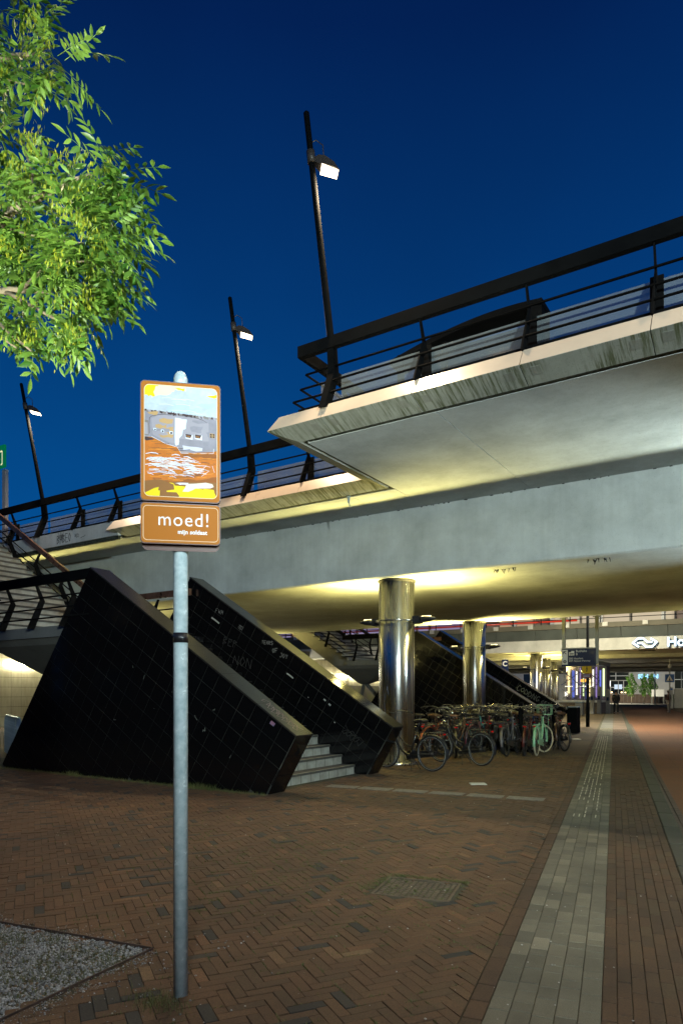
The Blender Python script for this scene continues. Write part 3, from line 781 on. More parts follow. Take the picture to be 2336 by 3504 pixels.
# ------------------------------------------------------------------ lamp posts on the overpass
M_lamp = emat('lamp_lens', (1.0,0.82,0.56), 9.0)
M_head = mat('lamp_head', (0.05,0.04,0.032), .45)
M_yel = mat('yellow_band', (0.75,0.52,0.02), .5)
def lamp_post(loc, label, first=None):
    if first is not None:
        c = copy_tree(first); c.location = loc; c['label'] = label
        lamp_light('lamp_light', (loc[0]+.34, loc[1]-.02, loc[2]+3.24), 260, (1.0,.76,.48), .3, aim=(0,-.10,-1))
        return c
    root = empty('lamp_post', loc); tag(root, label, 'lamp post', 'lamp posts on the overpass')
    mb = MB(); mb.prism([(-.04,-.06),(.14,.0),(.36,.56),(.30,.99),(.18,.99),(.22,.58)], YZ, -.055, .055); mb.build('base_fin', M_black, root)
    mb = MB(); mb.lathe([(.064,0),(.064,.05)], 20, (0,.225,.985)); mb.build('yellow_band', M_yel, root)
    P = lambda z: (0, .225 - (z-1.0)*.212, z)
    mb = MB(); mb.tube([P(.97),P(1.1),P(2.5),P(4.04),P(4.06)], [.058,.055,.048,.042,.02], 14); mb.build('pole', M_black, root)
    mb = MB(); mb.tube([P(3.40),P(3.56)], .062, 14); mb.build('clamp', M_head, root)
    # head: tapered housing with slanted lens below
    hp = Vector(P(3.46)); hd_dir = Vector((.74, .67, 0)); hs = Vector((.67, -.74, 0))
    def H(a, w, z): q = hp + hd_dir*a*.85 + hs*w*.76; return (q.x, q.y, z)
    prof = [(.05,.05,3.40,3.47),(.12,.09,3.36,3.50),(.22,.15,3.325,3.475),(.38,.15,3.30,3.40),(.47,.12,3.285,3.31)]
    V = []; F = []
    for (a, w, zb, zt) in prof: V += [H(a,-w,zb),H(a,w,zb),H(a,w*.72,zt),H(a,-w*.72,zt)]
    for i in range(len(prof)-1):
        for k in range(4): F.append((i*4+k, i*4+(k+1)%4, i*4+4+(k+1)%4, i*4+4+k))
    F += [(3,2,1,0), tuple(len(V)-4+k for k in range(4))]
    mb = MB(); mb.add(V, F); hd = mb.build('lamp_head', M_head, root)
    mb = MB(); mb.add([H(.17,-.13,3.335),H(.17,.13,3.335),H(.455,.11,3.283),H(.455,-.11,3.283),H(.17,-.13,3.322),H(.17,.13,3.322),H(.455,.11,3.272),H(.455,-.11,3.272)],
                      [(0,1,2,3),(7,6,5,4),(0,4,5,1),(1,5,6,2),(2,6,7,3),(3,7,4,0)]); mb.build('lens', M_lamp, hd)
    mb = MB(); mb.tube([(0,P(3.65)[1],3.65),H(.08,0,3.74),H(.20,0,3.68),H(.22,0,3.46)], .008, 6); mb.build('cable', M_head, root)
    lamp_light('lamp_light', (loc[0]+.34, loc[1]-.02, loc[2]+3.24), 260, (1.0,.76,.48), .3, aim=(0,-.10,-1))
    return root
L1 = lamp_post((-5.744, 8.40, 5.90), 'tallest black lamp post at the near corner of the overpass, lit')
lamp_post((-9.79, 11.266, 5.90), 'black lit lamp post between the brown sign and the overpass corner', L1)
lamp_post((-17.29, 11.266, 5.92), 'leftmost black lit lamp post on the far left of the overpass', L1)
lamp_post((1.756, 8.40, 5.90), 'black lit lamp post on the near overpass edge, right of the picture', L1)

# ------------------------------------------------------------------ columns with up-lights
UPC = (1.0, 0.82, 0.25)
def make_column(loc, label, e=150, col=UPC):
    root = empty('bridge_column', loc); tag(root, label, 'column', 'stainless columns under the bridges')
    mb = MB(); mb.lathe([(.40,.05),(.40,4.06)], 56); mb.build('shaft', M_steel, root)
    mb = MB(); mb.box(-.403,-.399,-.004,.004,.06,4.05); mb.xf(Matrix.Rotation(.9,4,'Z')); mb.build('seam', mat('steel_seam', (.12,.12,.11), .5, metal=.6), root)
    mb = MB(); mb.lathe([(.47,0),(.47,.045),(.44,.06),(.40,.06)], 48); mb.build('base_ring', M_steel, root)
    mb = MB(); mb.lathe([(.405,4.06),(.405,4.085),(.43,4.09),(.43,4.117)], 40); mb.build('top_bearing', M_joint, root)
    mb = MB(); ring = [(.46*math.cos(a), .46*math.sin(a), 1.6+1.60) for a in [2*math.pi*k/40 for k in range(40)]]
    mb.tube(ring, .022, 8, closed=True); mb.build('collar_ring', M_steel, root)
    for s in (-1, 1):
        mb = MB(); mb.box(min(s*.44,s*.60), max(s*.44,s*.60), -.10, .10, 3.13, 3.29); br = mb.build('lamp_bracket', M_lum, root)
        V = []; F = []; pr = [(.56,.05,.05),(.68,.11,.075),(.82,.12,.06),(.93,.08,.03),(.97,.01,.008)]
        n = 8
        for (x, w, h) in pr:
            for k in range(n):
                an = 2*math.pi*k/n; V.append((s*x, w*math.cos(an), 3.215 + h*math.sin(an)*(1.0 if math.sin(an) > 0 else 1.0) + (x-.56)*.03))
        for i in range(len(pr)-1):
            for k in range(n): F.append((i*n+k, i*n+(k+1)%n, (i+1)*n+(k+1)%n, (i+1)*n+k))
        F += [tuple(range(n)), tuple(len(V)-n+k for k in range(n))]
        mb = MB(); mb.add(V, F, 0, True); lu = mb.build('up_light', M_lum, root)
        mb = MB(); mb.box(min(s*.64,s*.84), max(s*.64,s*.84), -.035, .035, 3.270, 3.289); mb.build('lens', emat('uplight_lens', (1,.85,.4), 6), lu)
    return root
def col_lights(loc, e, col):
    for s in (-1, 1):
        lamp_light('paving_fill_spot', (loc[0]+s*.80, loc[1]-.02, loc[2]+3.08), e*.09, col, .1, aim=(s*.3, -.25, -1), spot=165, blend=.8)  # downward fill added to brighten the paving; the wing lamps throw upward only
        lamp_light('up_light_beam', (loc[0]+s*.74, loc[1], loc[2]+3.33), e, col, .08, aim=(s*.35, .25, 1), spot=156, blend=.6)
C1 = make_column((-7.30, 13.62, 0), 'nearest polished steel column with wing lamps beside the stair foot')
cols = [(-9.21, 23.0, 'second steel column standing among the parked bicycles'), (-13.49, 44.4, 'wide steel column beyond the stairs, left of the far three'),
        (-14.6, 50.2, 'middle one of the three far steel columns'), (-15.75, 56.6, 'farthest steel column beside the glass hall')]
col_lights((-7.30,13.62,0), 740, UPC)
for x, y, lb in cols:
    c = copy_tree(C1); c.location = (x, y, 0); c['label'] = lb; col_lights((x, y, 0), 1050, UPC)
# the columns across the road (right of the picture)
for x, y, lb in ((3.55, 13.62, 'steel column across the road under the near bridge edge'), (1.7, 23.0, 'steel column across the road under the far bridge edge')):
    c = copy_tree(C1); c.location = (x, y, 0); c['label'] = lb
lamp_light('up_light_beam', (2.70,13.62,3.36), 2300, (.74,.94,1.0), .08, aim=(-1.4,-.35,.5), spot=72, blend=.85); col_lights((3.55,13.62,0), 750, UPC); col_lights((1.7,23.0,0), 1350, UPC)  # first one: extra cool beam added to brighten the overhang underside
for x, y, lb in ((-18.3, 13.62, 'steel column hidden behind the stair landing'), (-20.2, 23.0, 'steel column in the dark left part under the overpass')):
    c = copy_tree(C1); c.location = (x, y, 0); c['label'] = lb; col_lights((x, y, 0), 520, UPC)

# ------------------------------------------------------------------ staircases
SO = Vector((-6.78, 8.37, 0))
SL = math.radians(32.0); E1 = (math.cos(SL), -math.sin(SL)); E2 = (math.sin(SL), math.cos(SL))
WALL1 = [(-6.78,0.0),(-6.23,0.93),(-11.11,3.98),(-14.10,0.0)]
WALL2 = [(-6.78,0.0),(-6.23,0.93),(-11.58,4.27),(-14.70,0.0)]
def clip(poly, A, B):                               # keep the left side of A->B
    out = []
    side = lambda p: (B[0]-A[0])*(p[1]-A[1]) - (B[1]-A[1])*(p[0]-A[0])
    for i in range(len(poly)):
        p, q = poly[i], poly[(i+1) % len(poly)]; sp_, sq = side(p), side(q)
        if sp_ >= 0: out.append(p)
        if (sp_ >= 0) != (sq >= 0):
            t = sp_/(sp_-sq); out.append((p[0]+(q[0]-p[0])*t, p[1]+(q[1]-p[1])*t))
    return out
def area(p): return abs(sum(p[i][0]*p[(i+1)%len(p)][1]-p[(i+1)%len(p)][0]*p[i][1] for i in range(len(p))))/2
M_hull = concrete('hull_concrete', (0.17,0.17,0.155))
M_kick = mat('step_nosing', (0.30,0.28,0.20), .6, var=.3, vscale=8)
GOING, RISE, NST = 0.29, 0.1845, 16
def staircase():
    root = empty('staircase', SO); tag(root, 'near black tiled staircase climbing left from the pavement to the overpass', 'staircase', 'black tiled staircases')
    def put(mb, n, m, par=root): mb.xf(Matrix.Translation(-SO)); return mb.build(n, m, par)
    T = 0.305; gp = .0034
    for y0, y1, face, WALL in ((8.385, 8.80, 8.385, WALL1), (11.465, 11.86, 11.465, WALL2)):
        mb = MB(); mb.prism(WALL, XZ, y0, y1); w = put(mb, 'side_wall', M_grout)
        # face tiles, square to the slope
        for i in range(-36, 2):
            for j in range(-22, 1):
                o0 = (-6.23 + E1[0]*T*i + E2[0]*T*j, 0.93 + E1[1]*T*i + E2[1]*T*j)
                q = [(o0[0]+E1[0]*a+E2[0]*b, o0[1]+E1[1]*a+E2[1]*b) for a, b in ((gp,gp),(T-gp,gp),(T-gp,T-gp),(gp,T-gp))]
                q = [(p[0]-E1[0]*T, p[1]-E1[1]*T) for p in q]; q = [(p[0]-E2[0]*T, p[1]-E2[1]*T) for p in q]
                for a, b in zip(WALL, WALL[1:]+WALL[:1]):
                    if q: q = clip(q, a, b)
                if len(q) < 3 or area(q) < .004: continue
                if face > 10 and max(p[0] for p in q) < -12.2: continue
                dy = R.uniform(0, .0015); mb = MB(); mb.prism(q[::-1], XZ, face-.0045-dy, face-.001); put(mb, 'wall_tile', M_tile, w)
        # tiles on the slanted lower end
        B, Tt = WALL[0], WALL[1]; L_ = math.dist(B, Tt)
        for k in range(3):
            t0, t1 = k/3 + .004, (k+1)/3 - .004
            a = (B[0]+(Tt[0]-B[0])*t0, B[1]+(Tt[1]-B[1])*t0); b = (B[0]+(Tt[0]-B[0])*t1, B[1]+(Tt[1]-B[1])*t1)
            nx, nz = E1[0]*.012, E1[1]*.012
            mb = MB(); mb.prism([a,(a[0]+nx,a[1]+nz),(b[0]+nx,b[1]+nz),b], XZ, y0+.002, y1-.002); put(mb, 'end_tile', M_tile, w)
        # polished cap stones along the top
        tl_, tr_ = WALL[2], WALL[1]; L_ = math.dist(tl_, tr_); k = 0; s0 = -0.016
        while s0 < L_:
            s1 = min(L_+.0, s0+.92); a = (tr_[0]-E1[0]*(s0+.002), tr_[1]-E1[1]*(s0+.002)); b = (tr_[0]-E1[0]*(s1-.002), tr_[1]-E1[1]*(s1-.002))
            mb = MB(); mb.prism([a,(a[0]+E2[0]*.028,a[1]+E2[1]*.028),(b[0]+E2[0]*.028,b[1]+E2[1]*.028),b], XZ, y0-.022, y1+.012); put(mb, 'cap_stone', M_cap, w); s0 = s1
    # lower flight
    for i in range(NST):
        x = -7.08 - GOING*i; z = RISE*i
        mb = MB(); mb.box(x-GOING+.02, x, 8.80, 11.44, max(0,z-.02), z+RISE-.04); st = put(mb, 'step', M_riser if i < 4 else M_tile)  # lowest four steps pale, every step above them dark
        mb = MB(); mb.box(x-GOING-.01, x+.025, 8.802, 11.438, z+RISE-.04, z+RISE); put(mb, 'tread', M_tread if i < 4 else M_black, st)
        mb = MB(); mb.box(x-.01, x+.02, 8.83, 11.42, z+RISE+.0, z+RISE+.003); put(mb, 'nosing', M_kick if i < 4 else M_tread, st)
        for k in range(1, 9):
            mb = MB(); yk = 8.80 + k*.293; mb.box(x, x+.0015, yk-.003, yk+.003, z, z+RISE-.04); put(mb, 'riser_joint', M_joint, st)
    XL = -7.08 - GOING*(NST-1); ZL = RISE*NST
    mb = MB(); mb.box(-14.45, XL-.02, 8.46, 11.44, ZL-.22, ZL); put(mb, 'landing', M_hull)
    # keel below the landing
    lv = [(-15.05,-12.0,8.50,11.40,ZL-.221),(-14.95,-12.5,8.64,11.26,2.60),(-14.62,-14.22,9.72,10.22,2.02),(-14.56,-14.30,9.82,10.12,1.98)]
    V = []; F = []; nn = 4
    for (x0,x1,y0,y1,z) in lv: V += [(x0,y0,z),(x1,y0,z),(x1,y1,z),(x0,y1,z)]
    for i in range(len(lv)-1):
        for k in range(nn): F.append((i*nn+k, i*nn+(k+1)%nn, (i+1)*nn+(k+1)%nn, (i+1)*nn+k))
    F += [tuple(range(nn)), tuple(len(V)-nn+k for k in range(nn))]
    mb = MB(); mb.add(V, F); put(mb, 'landing_keel', M_hull)
    for foot in ((-14.3, 8.9, 0), (-12.9, 10.9, 0)):
        mb = MB(); mb.tube([(-14.45, 9.95, 2.08), foot], .085, 14); put(mb, 'support_leg', M_hull)
    # upper flight
    for i in range(16):
        x = -14.45 - GOING*i; z = ZL + RISE*i
        mb = MB(); mb.box(x-.05, x, 8.62, 11.22, z-.01, z+RISE-.045); st = put(mb, 'step', M_riser)
        mb = MB(); mb.box(x-GOING-.045, x+.025, 8.60, 11.24, z+RISE-.045, z+RISE); put(mb, 'tread', M_tread, st)
    mb = MB(); mb.prism([(-14.3,ZL-.20),(-14.9,2.35),(-19.4,5.28),(-19.4,5.85),(-14.5,ZL-.02)], XZ, 9.2, 10.6); put(mb, 'waist_slab', M_hull)
    return root
ST1 = staircase()
ST2 = copy_tree(ST1); ST2.location = SO + Vector((-.85, 15.63, 0)); ST2['label'] = 'farther black tiled staircase rising behind the parked bicycles'

def flat_rail(name, label, pts_x, z0, dy, cat='railing', m_top=M_black, slope=0.0, x_ref=0.0, top_h=.19, posts=(), flip=1):
    """railing without panes between x0 and x1; slope = dz/dx"""
    x0, x1 = pts_x; root = empty(name, (x0, 8.6+dy, z0)); off = Vector(root.location); tag(root, label, cat)
    zz_ = lambda x: z0 - 5.93 + (x-x_ref)*slope
    def put(mb, n, m): mb.xf(Matrix.Translation(-off)); return mb.build(n, m, root)
    def bar(yy, zc, h, w):
        mb = MB(); mb.add([(x, yy+dy+sy*w/2, zc+zz_(x)+sz*h/2) for x in (x0,x1) for sy, sz in ((-1,-1),(1,-1),(1,1),(-1,1))],
            [(0,3,2,1),(4,5,6,7),(0,1,5,4),(1,2,6,5),(2,3,7,6),(3,0,4,7)]); return mb
    put(bar(8.60, 7.0-top_h/2, top_h, .075), 'handrail', m_top)
    for yy, zz in RAILS:
        yy = 8.6 + (yy-8.6)*flip
        mb = MB(); mb.tube([(x0, yy+dy, zz+zz_(x0)),(x1, yy+dy, zz+zz_(x1))], .017, 8); put(mb, 'rail', M_black)
    for x in posts:
        mb = MB(); pr = [(8.6+(a-8.6)*flip+dy, b_+zz_(x)) for a, b_ in FIN]
        mb.prism(pr if flip > 0 else pr[::-1], YZ, x-.014, x+.014); put(mb, 'post', M_black)
    return root
LR = []
LR.append(flat_rail('landing_railing', 'black railing with finned posts along the front of the stair landing', (-14.6,-11.13), 2.93, -.15, posts=(-14.0,-12.95,-11.9)))
LR.append(flat_rail('landing_railing', 'bronze-topped railing along the back of the stair landing behind the sign post', (-14.5,-11.45), 2.93, 2.75, m_top=M_rust, posts=(-13.6,-12.5), flip=-1, top_h=.15))
LR.append(flat_rail('stair_railing', 'scratched bronze handrail of the upper stair flight at the left edge', (-19.3,-14.75), 3.02, 2.62, m_top=M_rust, slope=-.615, x_ref=-14.6, posts=(-18.2,-17.0,-15.9,-14.85), flip=-1, top_h=.15))
LR.append(flat_rail('stair_railing', 'outer black railing of the upper stair flight, reaching out of the picture', (-19.3,-14.6), 3.02, 0.0, slope=-.615, x_ref=-14.6, posts=(-17.9,-16.7,-15.5), top_h=.15))
lbl2 = ['black railing around the landing of the farther staircase', 'back railing on the landing of the farther staircase', 'rear handrail of the upper flight of the farther staircase', 'front handrail across the pale steps of the farther staircase']
for r_, lb in zip(LR, lbl2):
    c = copy_tree(r_); c.location = Vector(r_.location) + Vector((-.85, 15.63, 0)); c['label'] = lb

# stroke lettering and scribbles sprayed on surfaces: thin ribbons of paint
STROKES = {'T':[[(0,1),(1,1)],[(.5,1),(.5,0)]],'E':[[(1,1),(0,1),(0,0),(1,0)],[(0,.5),(.8,.5)]],'A':[[(0,0),(.5,1),(1,0)],[(.2,.4),(.8,.4)]],
 'R':[[(0,0),(0,1),(.9,.85),(.9,.6),(0,.5),(1,0)]],'S':[[(1,.9),(.3,1),(0,.75),(1,.3),(.7,0),(0,.1)]],'O':[[(.5,1),(0,.5),(.5,0),(1,.5),(.5,1)]],
 'F':[[(1,1),(0,1),(0,0)],[(0,.5),(.7,.5)]],'J':[[(.2,1),(1,1),(.9,.2),(.4,0),(0,.2)]],'Y':[[(0,1),(.5,.5),(1,1)],[(.5,.5),(.5,0)]],
 'B':[[(0,0),(0,1),(.8,.8),(0,.5),(.9,.25),(0,0)]],'P':[[(0,0),(0,1),(.9,.8),(0,.5)]],'N':[[(0,0),(0,1),(1,0),(1,1)]],'W':[[(0,1),(.25,0),(.5,.7),(.75,0),(1,1)]],
 'G':[[(1,.8),(.5,1),(0,.5),(.5,0),(1,.3),(.6,.4)]],'D':[[(0,0),(0,1),(.9,.6),(.8,.2),(0,0)]],'I':[[(.5,0),(.5,1)]],'M':[[(0,0),(.1,1),(.5,.3),(.9,1),(1,0)]],
 'L':[[(0,1),(0,0),(.9,0)]],'C':[[(1,.9),(.4,1),(0,.5),(.4,0),(1,.1)]],'K':[[(0,0),(0,1)],[(1,1),(0,.5),(1,0)]],'U':[[(0,1),(0,.1),(.6,0),(1,.2),(1,1)]]}
def ribbon(mb, pts, w, fn):
    for a, b in zip(pts, pts[1:]):
        dx, dy = b[0]-a[0], b[1]-a[1]; l = math.hypot(dx, dy) or 1; nx, ny = -dy/l*w/2, dx/l*w/2
        mb.add([fn(a[0]+nx,a[1]+ny), fn(a[0]-nx,a[1]-ny), fn(b[0]-nx,b[1]-ny), fn(b[0]+nx,b[1]+ny)], [(0,1,2,3)])
def word(mb, txt, x, y, h, ang, w, fn, asp=.65, gap=.3):
    c, s = math.cos(ang), math.sin(ang); cx = 0
    for ch in txt:
        if ch in STROKES:
            for st in STROKES[ch]:
                P = [(x + (cx+u*h*asp)*c - v*h*s, y + (cx+u*h*asp)*s + v*h*c) for u, v in [(u+R.gauss(0,.05), v+R.gauss(0,.05)) for u, v in st]]
                ribbon(mb, P, w, fn)
        cx += h*(asp+gap)
def scribble(mb, x, y, lx, h, ang, w, fn, n=7):
    P = []; c, s = math.cos(ang), math.sin(ang)
    for k in range(n*4):
        t = k/(n*4); u = lx*t + .35*h*math.sin(t*n*6.283); v = h*(.5+.5*math.sin(t*n*6.283+1.2)*(.5+.5*R.random()))
        P.append((x+u*c-v*s, y+u*s+v*c))
    ribbon(mb, P, w, fn)
M_paint = mat('white_marker', (0.22,0.22,0.20), .6); M_paint2 = mat('faint_scratch', (0.035,0.034,0.03), .6); M_paintk = mat('black_marker', (0.012,0.012,0.014), .5)
M_paint3 = mat('pink_marker', (0.22,0.17,0.19), .6)
fy = lambda Y: (lambda u, v: (u-SO.x, Y-SO.y, v))
mb = MB(); f = fy(11.4582)
word(mb, 'TEARS', -9.43, 2.655, .075, -.12, .010, f, .6, .25); word(mb, 'OF', -9.14, 2.46, .085, -.05, .010, f); word(mb, 'JOY', -8.94, 2.36, .085, -.25, .010, f, .6, .3)
word(mb, 'FWM', -10.78, 3.42, .09, -.3, .008, f); scribble(mb, -10.1, 3.0, .12, .12, -.3, .006, f, 3)
mb.build('graffiti', M_paint, ST1)
mb = MB(); word(mb, 'BEP', -10.55, 2.70, .16, -.3, .012, f); word(mb, 'NON', -10.25, 2.25, .20, -.25, .012, f); scribble(mb, -7.4, .75, .5, .25, -.5, .006, f, 5)
mb.build('graffiti', M_paint2, ST1)
mb = MB()
for (x, z, l, w) in ((-10.78,3.236,.28,.035),(-8.67,1.955,.20,.03),(-7.79,1.45,.06,.03),(-7.67,1.356,.06,.035),(-8.2,1.5,.02,.02),(-7.55,1.0,.03,.02)):
    for sgn in (1,):
        P = [(x-l/2*E1[0], z-l/2*E1[1]), (x, z+.005), (x+l/2*E1[0], z+l/2*E1[1])]; ribbon(mb, P, w, f)
mb.build('paint_blob', mat('blob_white', (.36,.36,.31), .8), ST1)
# scribbles on the cap stone of the near wall (lies in the sloped top plane)
capf = lambda u, v: (-6.23 - E1[0]*u + E2[0]*.0305 - SO.x, 8.385 + v - SO.y, 0.93 - E1[1]*u + E2[1]*.0305)
mb = MB(); scribble(mb, .12, .05, .70, .28, 0, .006, capf, 6); scribble(mb, .55, .1, .5, .2, .1, .006, capf, 4); mb.build('graffiti', M_paint3, ST1)
mb = MB()
for (x, z) in ((-8.9,1.62),(-8.35,1.15),(-7.9,1.3),(-9.6,1.9),(-9.9,2.05),(-8.15,.95),(-9.35,1.35),(-7.55,.55),(-10.4,1.1)):
    n = R.randint(2,4); P = [(x+R.gauss(0,.02), z+R.gauss(0,.03)) for _ in range(n)]; ribbon(mb, P, R.uniform(.004,.012), fy(8.3782))
mb.build('paint_chip', mat('chip', (.16,.17,.14), .7), ST1)
mb = MB(); mb.add([(-6.74-SO.x, 8.3782-SO.y, 1.12),(-6.66-SO.x,8.3782-SO.y,1.07),(-6.62-SO.x,8.3782-SO.y,1.115),(-6.70-SO.x,8.3782-SO.y,1.165)], [(0,1,2,3)]); mb.build('sticker', mat('sticker', (.4,.12,.12), .5, col2=(.12,.16,.3), vscale=20), ST1)
# tag on the grey edge beam of the overpass
mb = MB(); fo = lambda u, v: (u-OV.x, 11.357-OV.y, v)
word(mb, 'BABEO', -16.45, 5.62, .22, .02, .018, fo, .45, .1); word(mb, 'WW', -16.4, 5.72, .2, .02, .012, fo, .5, .15)
scribble(mb, -15.7, 5.68, .18, .12, 0, .012, fo, 3); scribble(mb, -15.45, 5.64, .30, .03, .3, .012, fo, 1); mb.build('graffiti', M_paintk, over)
# tags on the farther staircase
s2o = SO + Vector((-.85,15.63,0)); f2 = lambda u, v: (u-s2o.x, 27.087-s2o.y, v)
mb = MB(); word(mb, 'CODDNG', -9.05, 1.72, .22, -.5, .018, f2, .6, .2); word(mb, 'GERME', -8.05, 1.18, .14, -.42, .014, f2); mb.build('graffiti', mat('faded_marker', (.13,.13,.12), .6), ST2)
# scratches on the first column
mb = MB()
for a0, z0_, pts in ((-1.9, 1.45, [(0,.22),(.05,.0),(.12,.3),(.14,.1)]), (-1.85,1.05,[(0,.4),(.03,.2),(.06,.0)]), (-1.75,1.35,[(0,.1),(-.1,-.05),(-.02,-.3)])):
    ribbon(mb, pts, .008, lambda u, v, a0=a0, z0_=z0_: (.4015*math.cos(a0+u/.4), .4015*math.sin(a0+u/.4), z0_+v))
mb.build('graffiti', mat('column_tag', (.25,.27,.33), .5), C1)

# ------------------------------------------------------------------ text helper
def text_mesh(txt, size, m, align='LEFT', extr=0.0, spacing=1.0, bold=0.0, name='lettering'):
    cu = bpy.data.curves.new(name, 'FONT'); cu.body = txt; cu.size = size; cu.align_x = align; cu.extrude = extr
    cu.space_character = spacing; cu.offset = bold; cu.resolution_u = 4
    t = bpy.data.objects.new(name, cu); COL.objects.link(t)
    dg = bpy.context.evaluated_depsgraph_get(); me = bpy.data.meshes.new_from_object(t.evaluated_get(dg))
    bpy.data.objects.remove(t); bpy.data.curves.remove(cu)
    me.name = name; me.materials.clear(); me.materials.append(m); return me
UPR = (math.pi/2, 0, 0)                                   # text standing up, read from -Y

# ------------------------------------------------------------------ brown sign on its galvanised post
rv = cam2w(.985, .172); sgn = empty('information_sign', (-2.673, 2.578, -.022), math.atan2(rv[1], rv[0]))
tag(sgn, 'brown picture sign reading moed! on a galvanised post in the brick pavement', 'sign')
mb = MB(); mb.lathe([(.038,-.1),(.038,3.26),(.0365,3.28),(.031,3.30),(.020,3.316),(.007,3.322),(.0,3.323)], 28); mb.build('post', M_galv, sgn)
mb = MB(); mb.lathe([(.0388,1.885),(.0388,1.938)], 28); mb.build('black_band', mat('black_tape', (.012,.012,.014), .25, bump=.3, bscale=200), sgn)
def rrect(x0, x1, z0, z1, r, n=6):
    P = []
    for cx, cz, a0 in ((x1-r,z0+r,-90),(x1-r,z1-r,0),(x0+r,z1-r,90),(x0+r,z0+r,180)):
        for k in range(n+1):
            a = math.radians(a0+90*k/n); P.append((cx+r*math.cos(a), cz+r*math.sin(a)))
    return P
M_line = mat('cream_line', (0.80,0.66,0.42), .5)
def frame_line(par, x0, x1, z0, z1, r, w, y):
    A = rrect(x0,x1,z0,z1,r); B = rrect(x0+w,x1-w,z0+w,z1-w,r-w); n = len(A)
    mb = MB(); mb.add([(u,y,v) for u,v in A]+[(u,y,v) for u,v in B], [(i,(i+1)%n,n+(i+1)%n,n+i) for i in range(n)]); mb.build('border_line', M_line, par)
def panel(z0, z1, w=.212):
    mb = MB(); mb.prism(rrect(-w, w, z0, z1, .022), XZ, -.072, -.046); rim = mb.build('sign_panel', M_brownd, sgn)
    mb = MB(); mb.prism(rrect(-w+.005, w-.005, z0+.005, z1-.005, .018), XZ, -.0735, -.0722); mb.build('panel_face', M_brown, rim)
    return rim
p1 = panel(2.612, 3.232); p2 = panel(2.392, 2.604)
mb = MB(); mb.prism(rrect(-.192,.201,2.362,3.215,.03), XZ, -.0445, -.040); mb.build('back_plate', M_brownd, sgn)
for z in (2.37, 2.612, 3.1):
    mb = MB(); mb.box(-.055,.055,-.0398,.0,z,z+.03); mb.lathe([(.043,z),(.043,z+.03)], 20); mb.build('clamp', M_galv, sgn)
p1.scale = p2.scale = (.957, 1, 1); p1.location = p2.location = (.005, 0, 0)
frame_line(p2, -.198,.200,2.408,2.588,.022,.0028,-.0742)
obj('lettering', text_mesh('moed!', .098, mat('sign_white', (.85,.85,.83), .5), spacing=1.12), p2, (-.123,-.0742,2.487), UPR)
obj('lettering', text_mesh('mijn soldaat', .0305, MATS['sign_white'], spacing=1.05, bold=.0009), p2, (-.016,-.0742,2.446), UPR)
# picture panel: flat print, layered shapes
AX0, AX1, AZ0, AZ1 = -.193, .195, 2.634, 3.212
frame_line(p1, AX0, AX1, AZ0, AZ1, .028, .003, -.0742)
cols_ = dict(sky=(.50,.57,.63), ylw=(.86,.66,.0), pylw=(.85,.82,.50), cloud=(.45,.56,.66), fort=(.28,.265,.31), fort2=(.35,.325,.37), tan=(.52,.33,.14), pale=(.72,.82,.92),
             dark=(.055,.03,.03), orange=(.56,.16,.008), orange2=(.74,.27,.02), deep=(.30,.09,.008), brown=(.27,.115,.025), cream=(.86,.74,.60), white=(.76,.78,.84), lilac=(.62,.62,.78), stone=(.22,.19,.17))
am = {k: mat('print_'+k, v, .45, var=.06 if k not in ('sky','fort','orange') else .16, vscale=14, spec=.15) for k, v in cols_.items()}
names = list(am); art = MB(); lay_ = [0]
CLIPP = rrect(AX0+.003, AX1-.003, AZ0+.003, AZ1-.003, .025)
def A_(s, t): return (AX0 + s*(AX1-AX0), AZ1 - t*(AZ1-AZ0))
def shape(c, pts, rough=0.0, sub=3):
    P = []
    n = len(pts)
    for i in range(n):
        a, b = pts[i], pts[(i+1) % n]
        for k in range(sub if rough else 1):
            t = k/sub if rough else 0
            P.append((a[0]+(b[0]-a[0])*t + (R.gauss(0, rough) if k else 0), a[1]+(b[1]-a[1])*t + (R.gauss(0, rough) if k else 0)))
    q = [A_(*p) for p in P]
    # clip against the rounded frame
    ar = sum(q[i][0]*q[(i+1)%len(q)][1]-q[(i+1)%len(q)][0]*q[i][1] for i in range(len(q)))
    if ar < 0: q = q[::-1]
    for a, b in zip(CLIPP, CLIPP[1:]+CLIPP[:1]):
        if q: q = clip(q, a, b)
    if len(q) < 3: return
    lay_[0] += 1; y = -.0738 - lay_[0]*.0000035
    art.add([(u, y, v) for u, v in q], [tuple(range(len(q)))], names.index(c))
def stroke(c, pts, w):
    q = [A_(*p) for p in pts]; lay_[0] += 1; y = -.0738 - lay_[0]*.0000035
    tmp = MB()
    for i, (a, b) in enumerate(zip(q, q[1:])):
        dx, dz = b[0]-a[0], b[1]-a[1]; l = math.hypot(dx, dz) or 1; ww = w*(1 if 0 < i < len(q)-2 else .7); nx, nz = -dz/l*ww/2, dx/l*ww/2
        if not (AX0+.004 < min(a[0],b[0]) and max(a[0],b[0]) < AX1-.004): continue
        art.add([(a[0]+nx,y,a[1]+nz),(a[0]-nx,y,a[1]-nz),(b[0]-nx,y,b[1]-nz),(b[0]+nx,y,b[1]+nz)], [(0,1,2,3)], names.index(c))
shape('sky', [(0,0),(1,0),(1,.4),(0,.4)])
shape('pylw', [(.10,0),(.56,0),(.57,.045),(.42,.035),(.36,.075),(.22,.09),(.10,.12)], .006)
shape('ylw', [(0,0),(.20,0),(.15,.03),(.13,.075),(.15,.105),(.06,.11),(0,.10)], .005)
shape('ylw', [(.42,.018),(.55,.018),(.54,.045),(.46,.035)], .004); shape('ylw', [(.84,.075),(1,.05),(1,.085),(.93,.085)], .003)
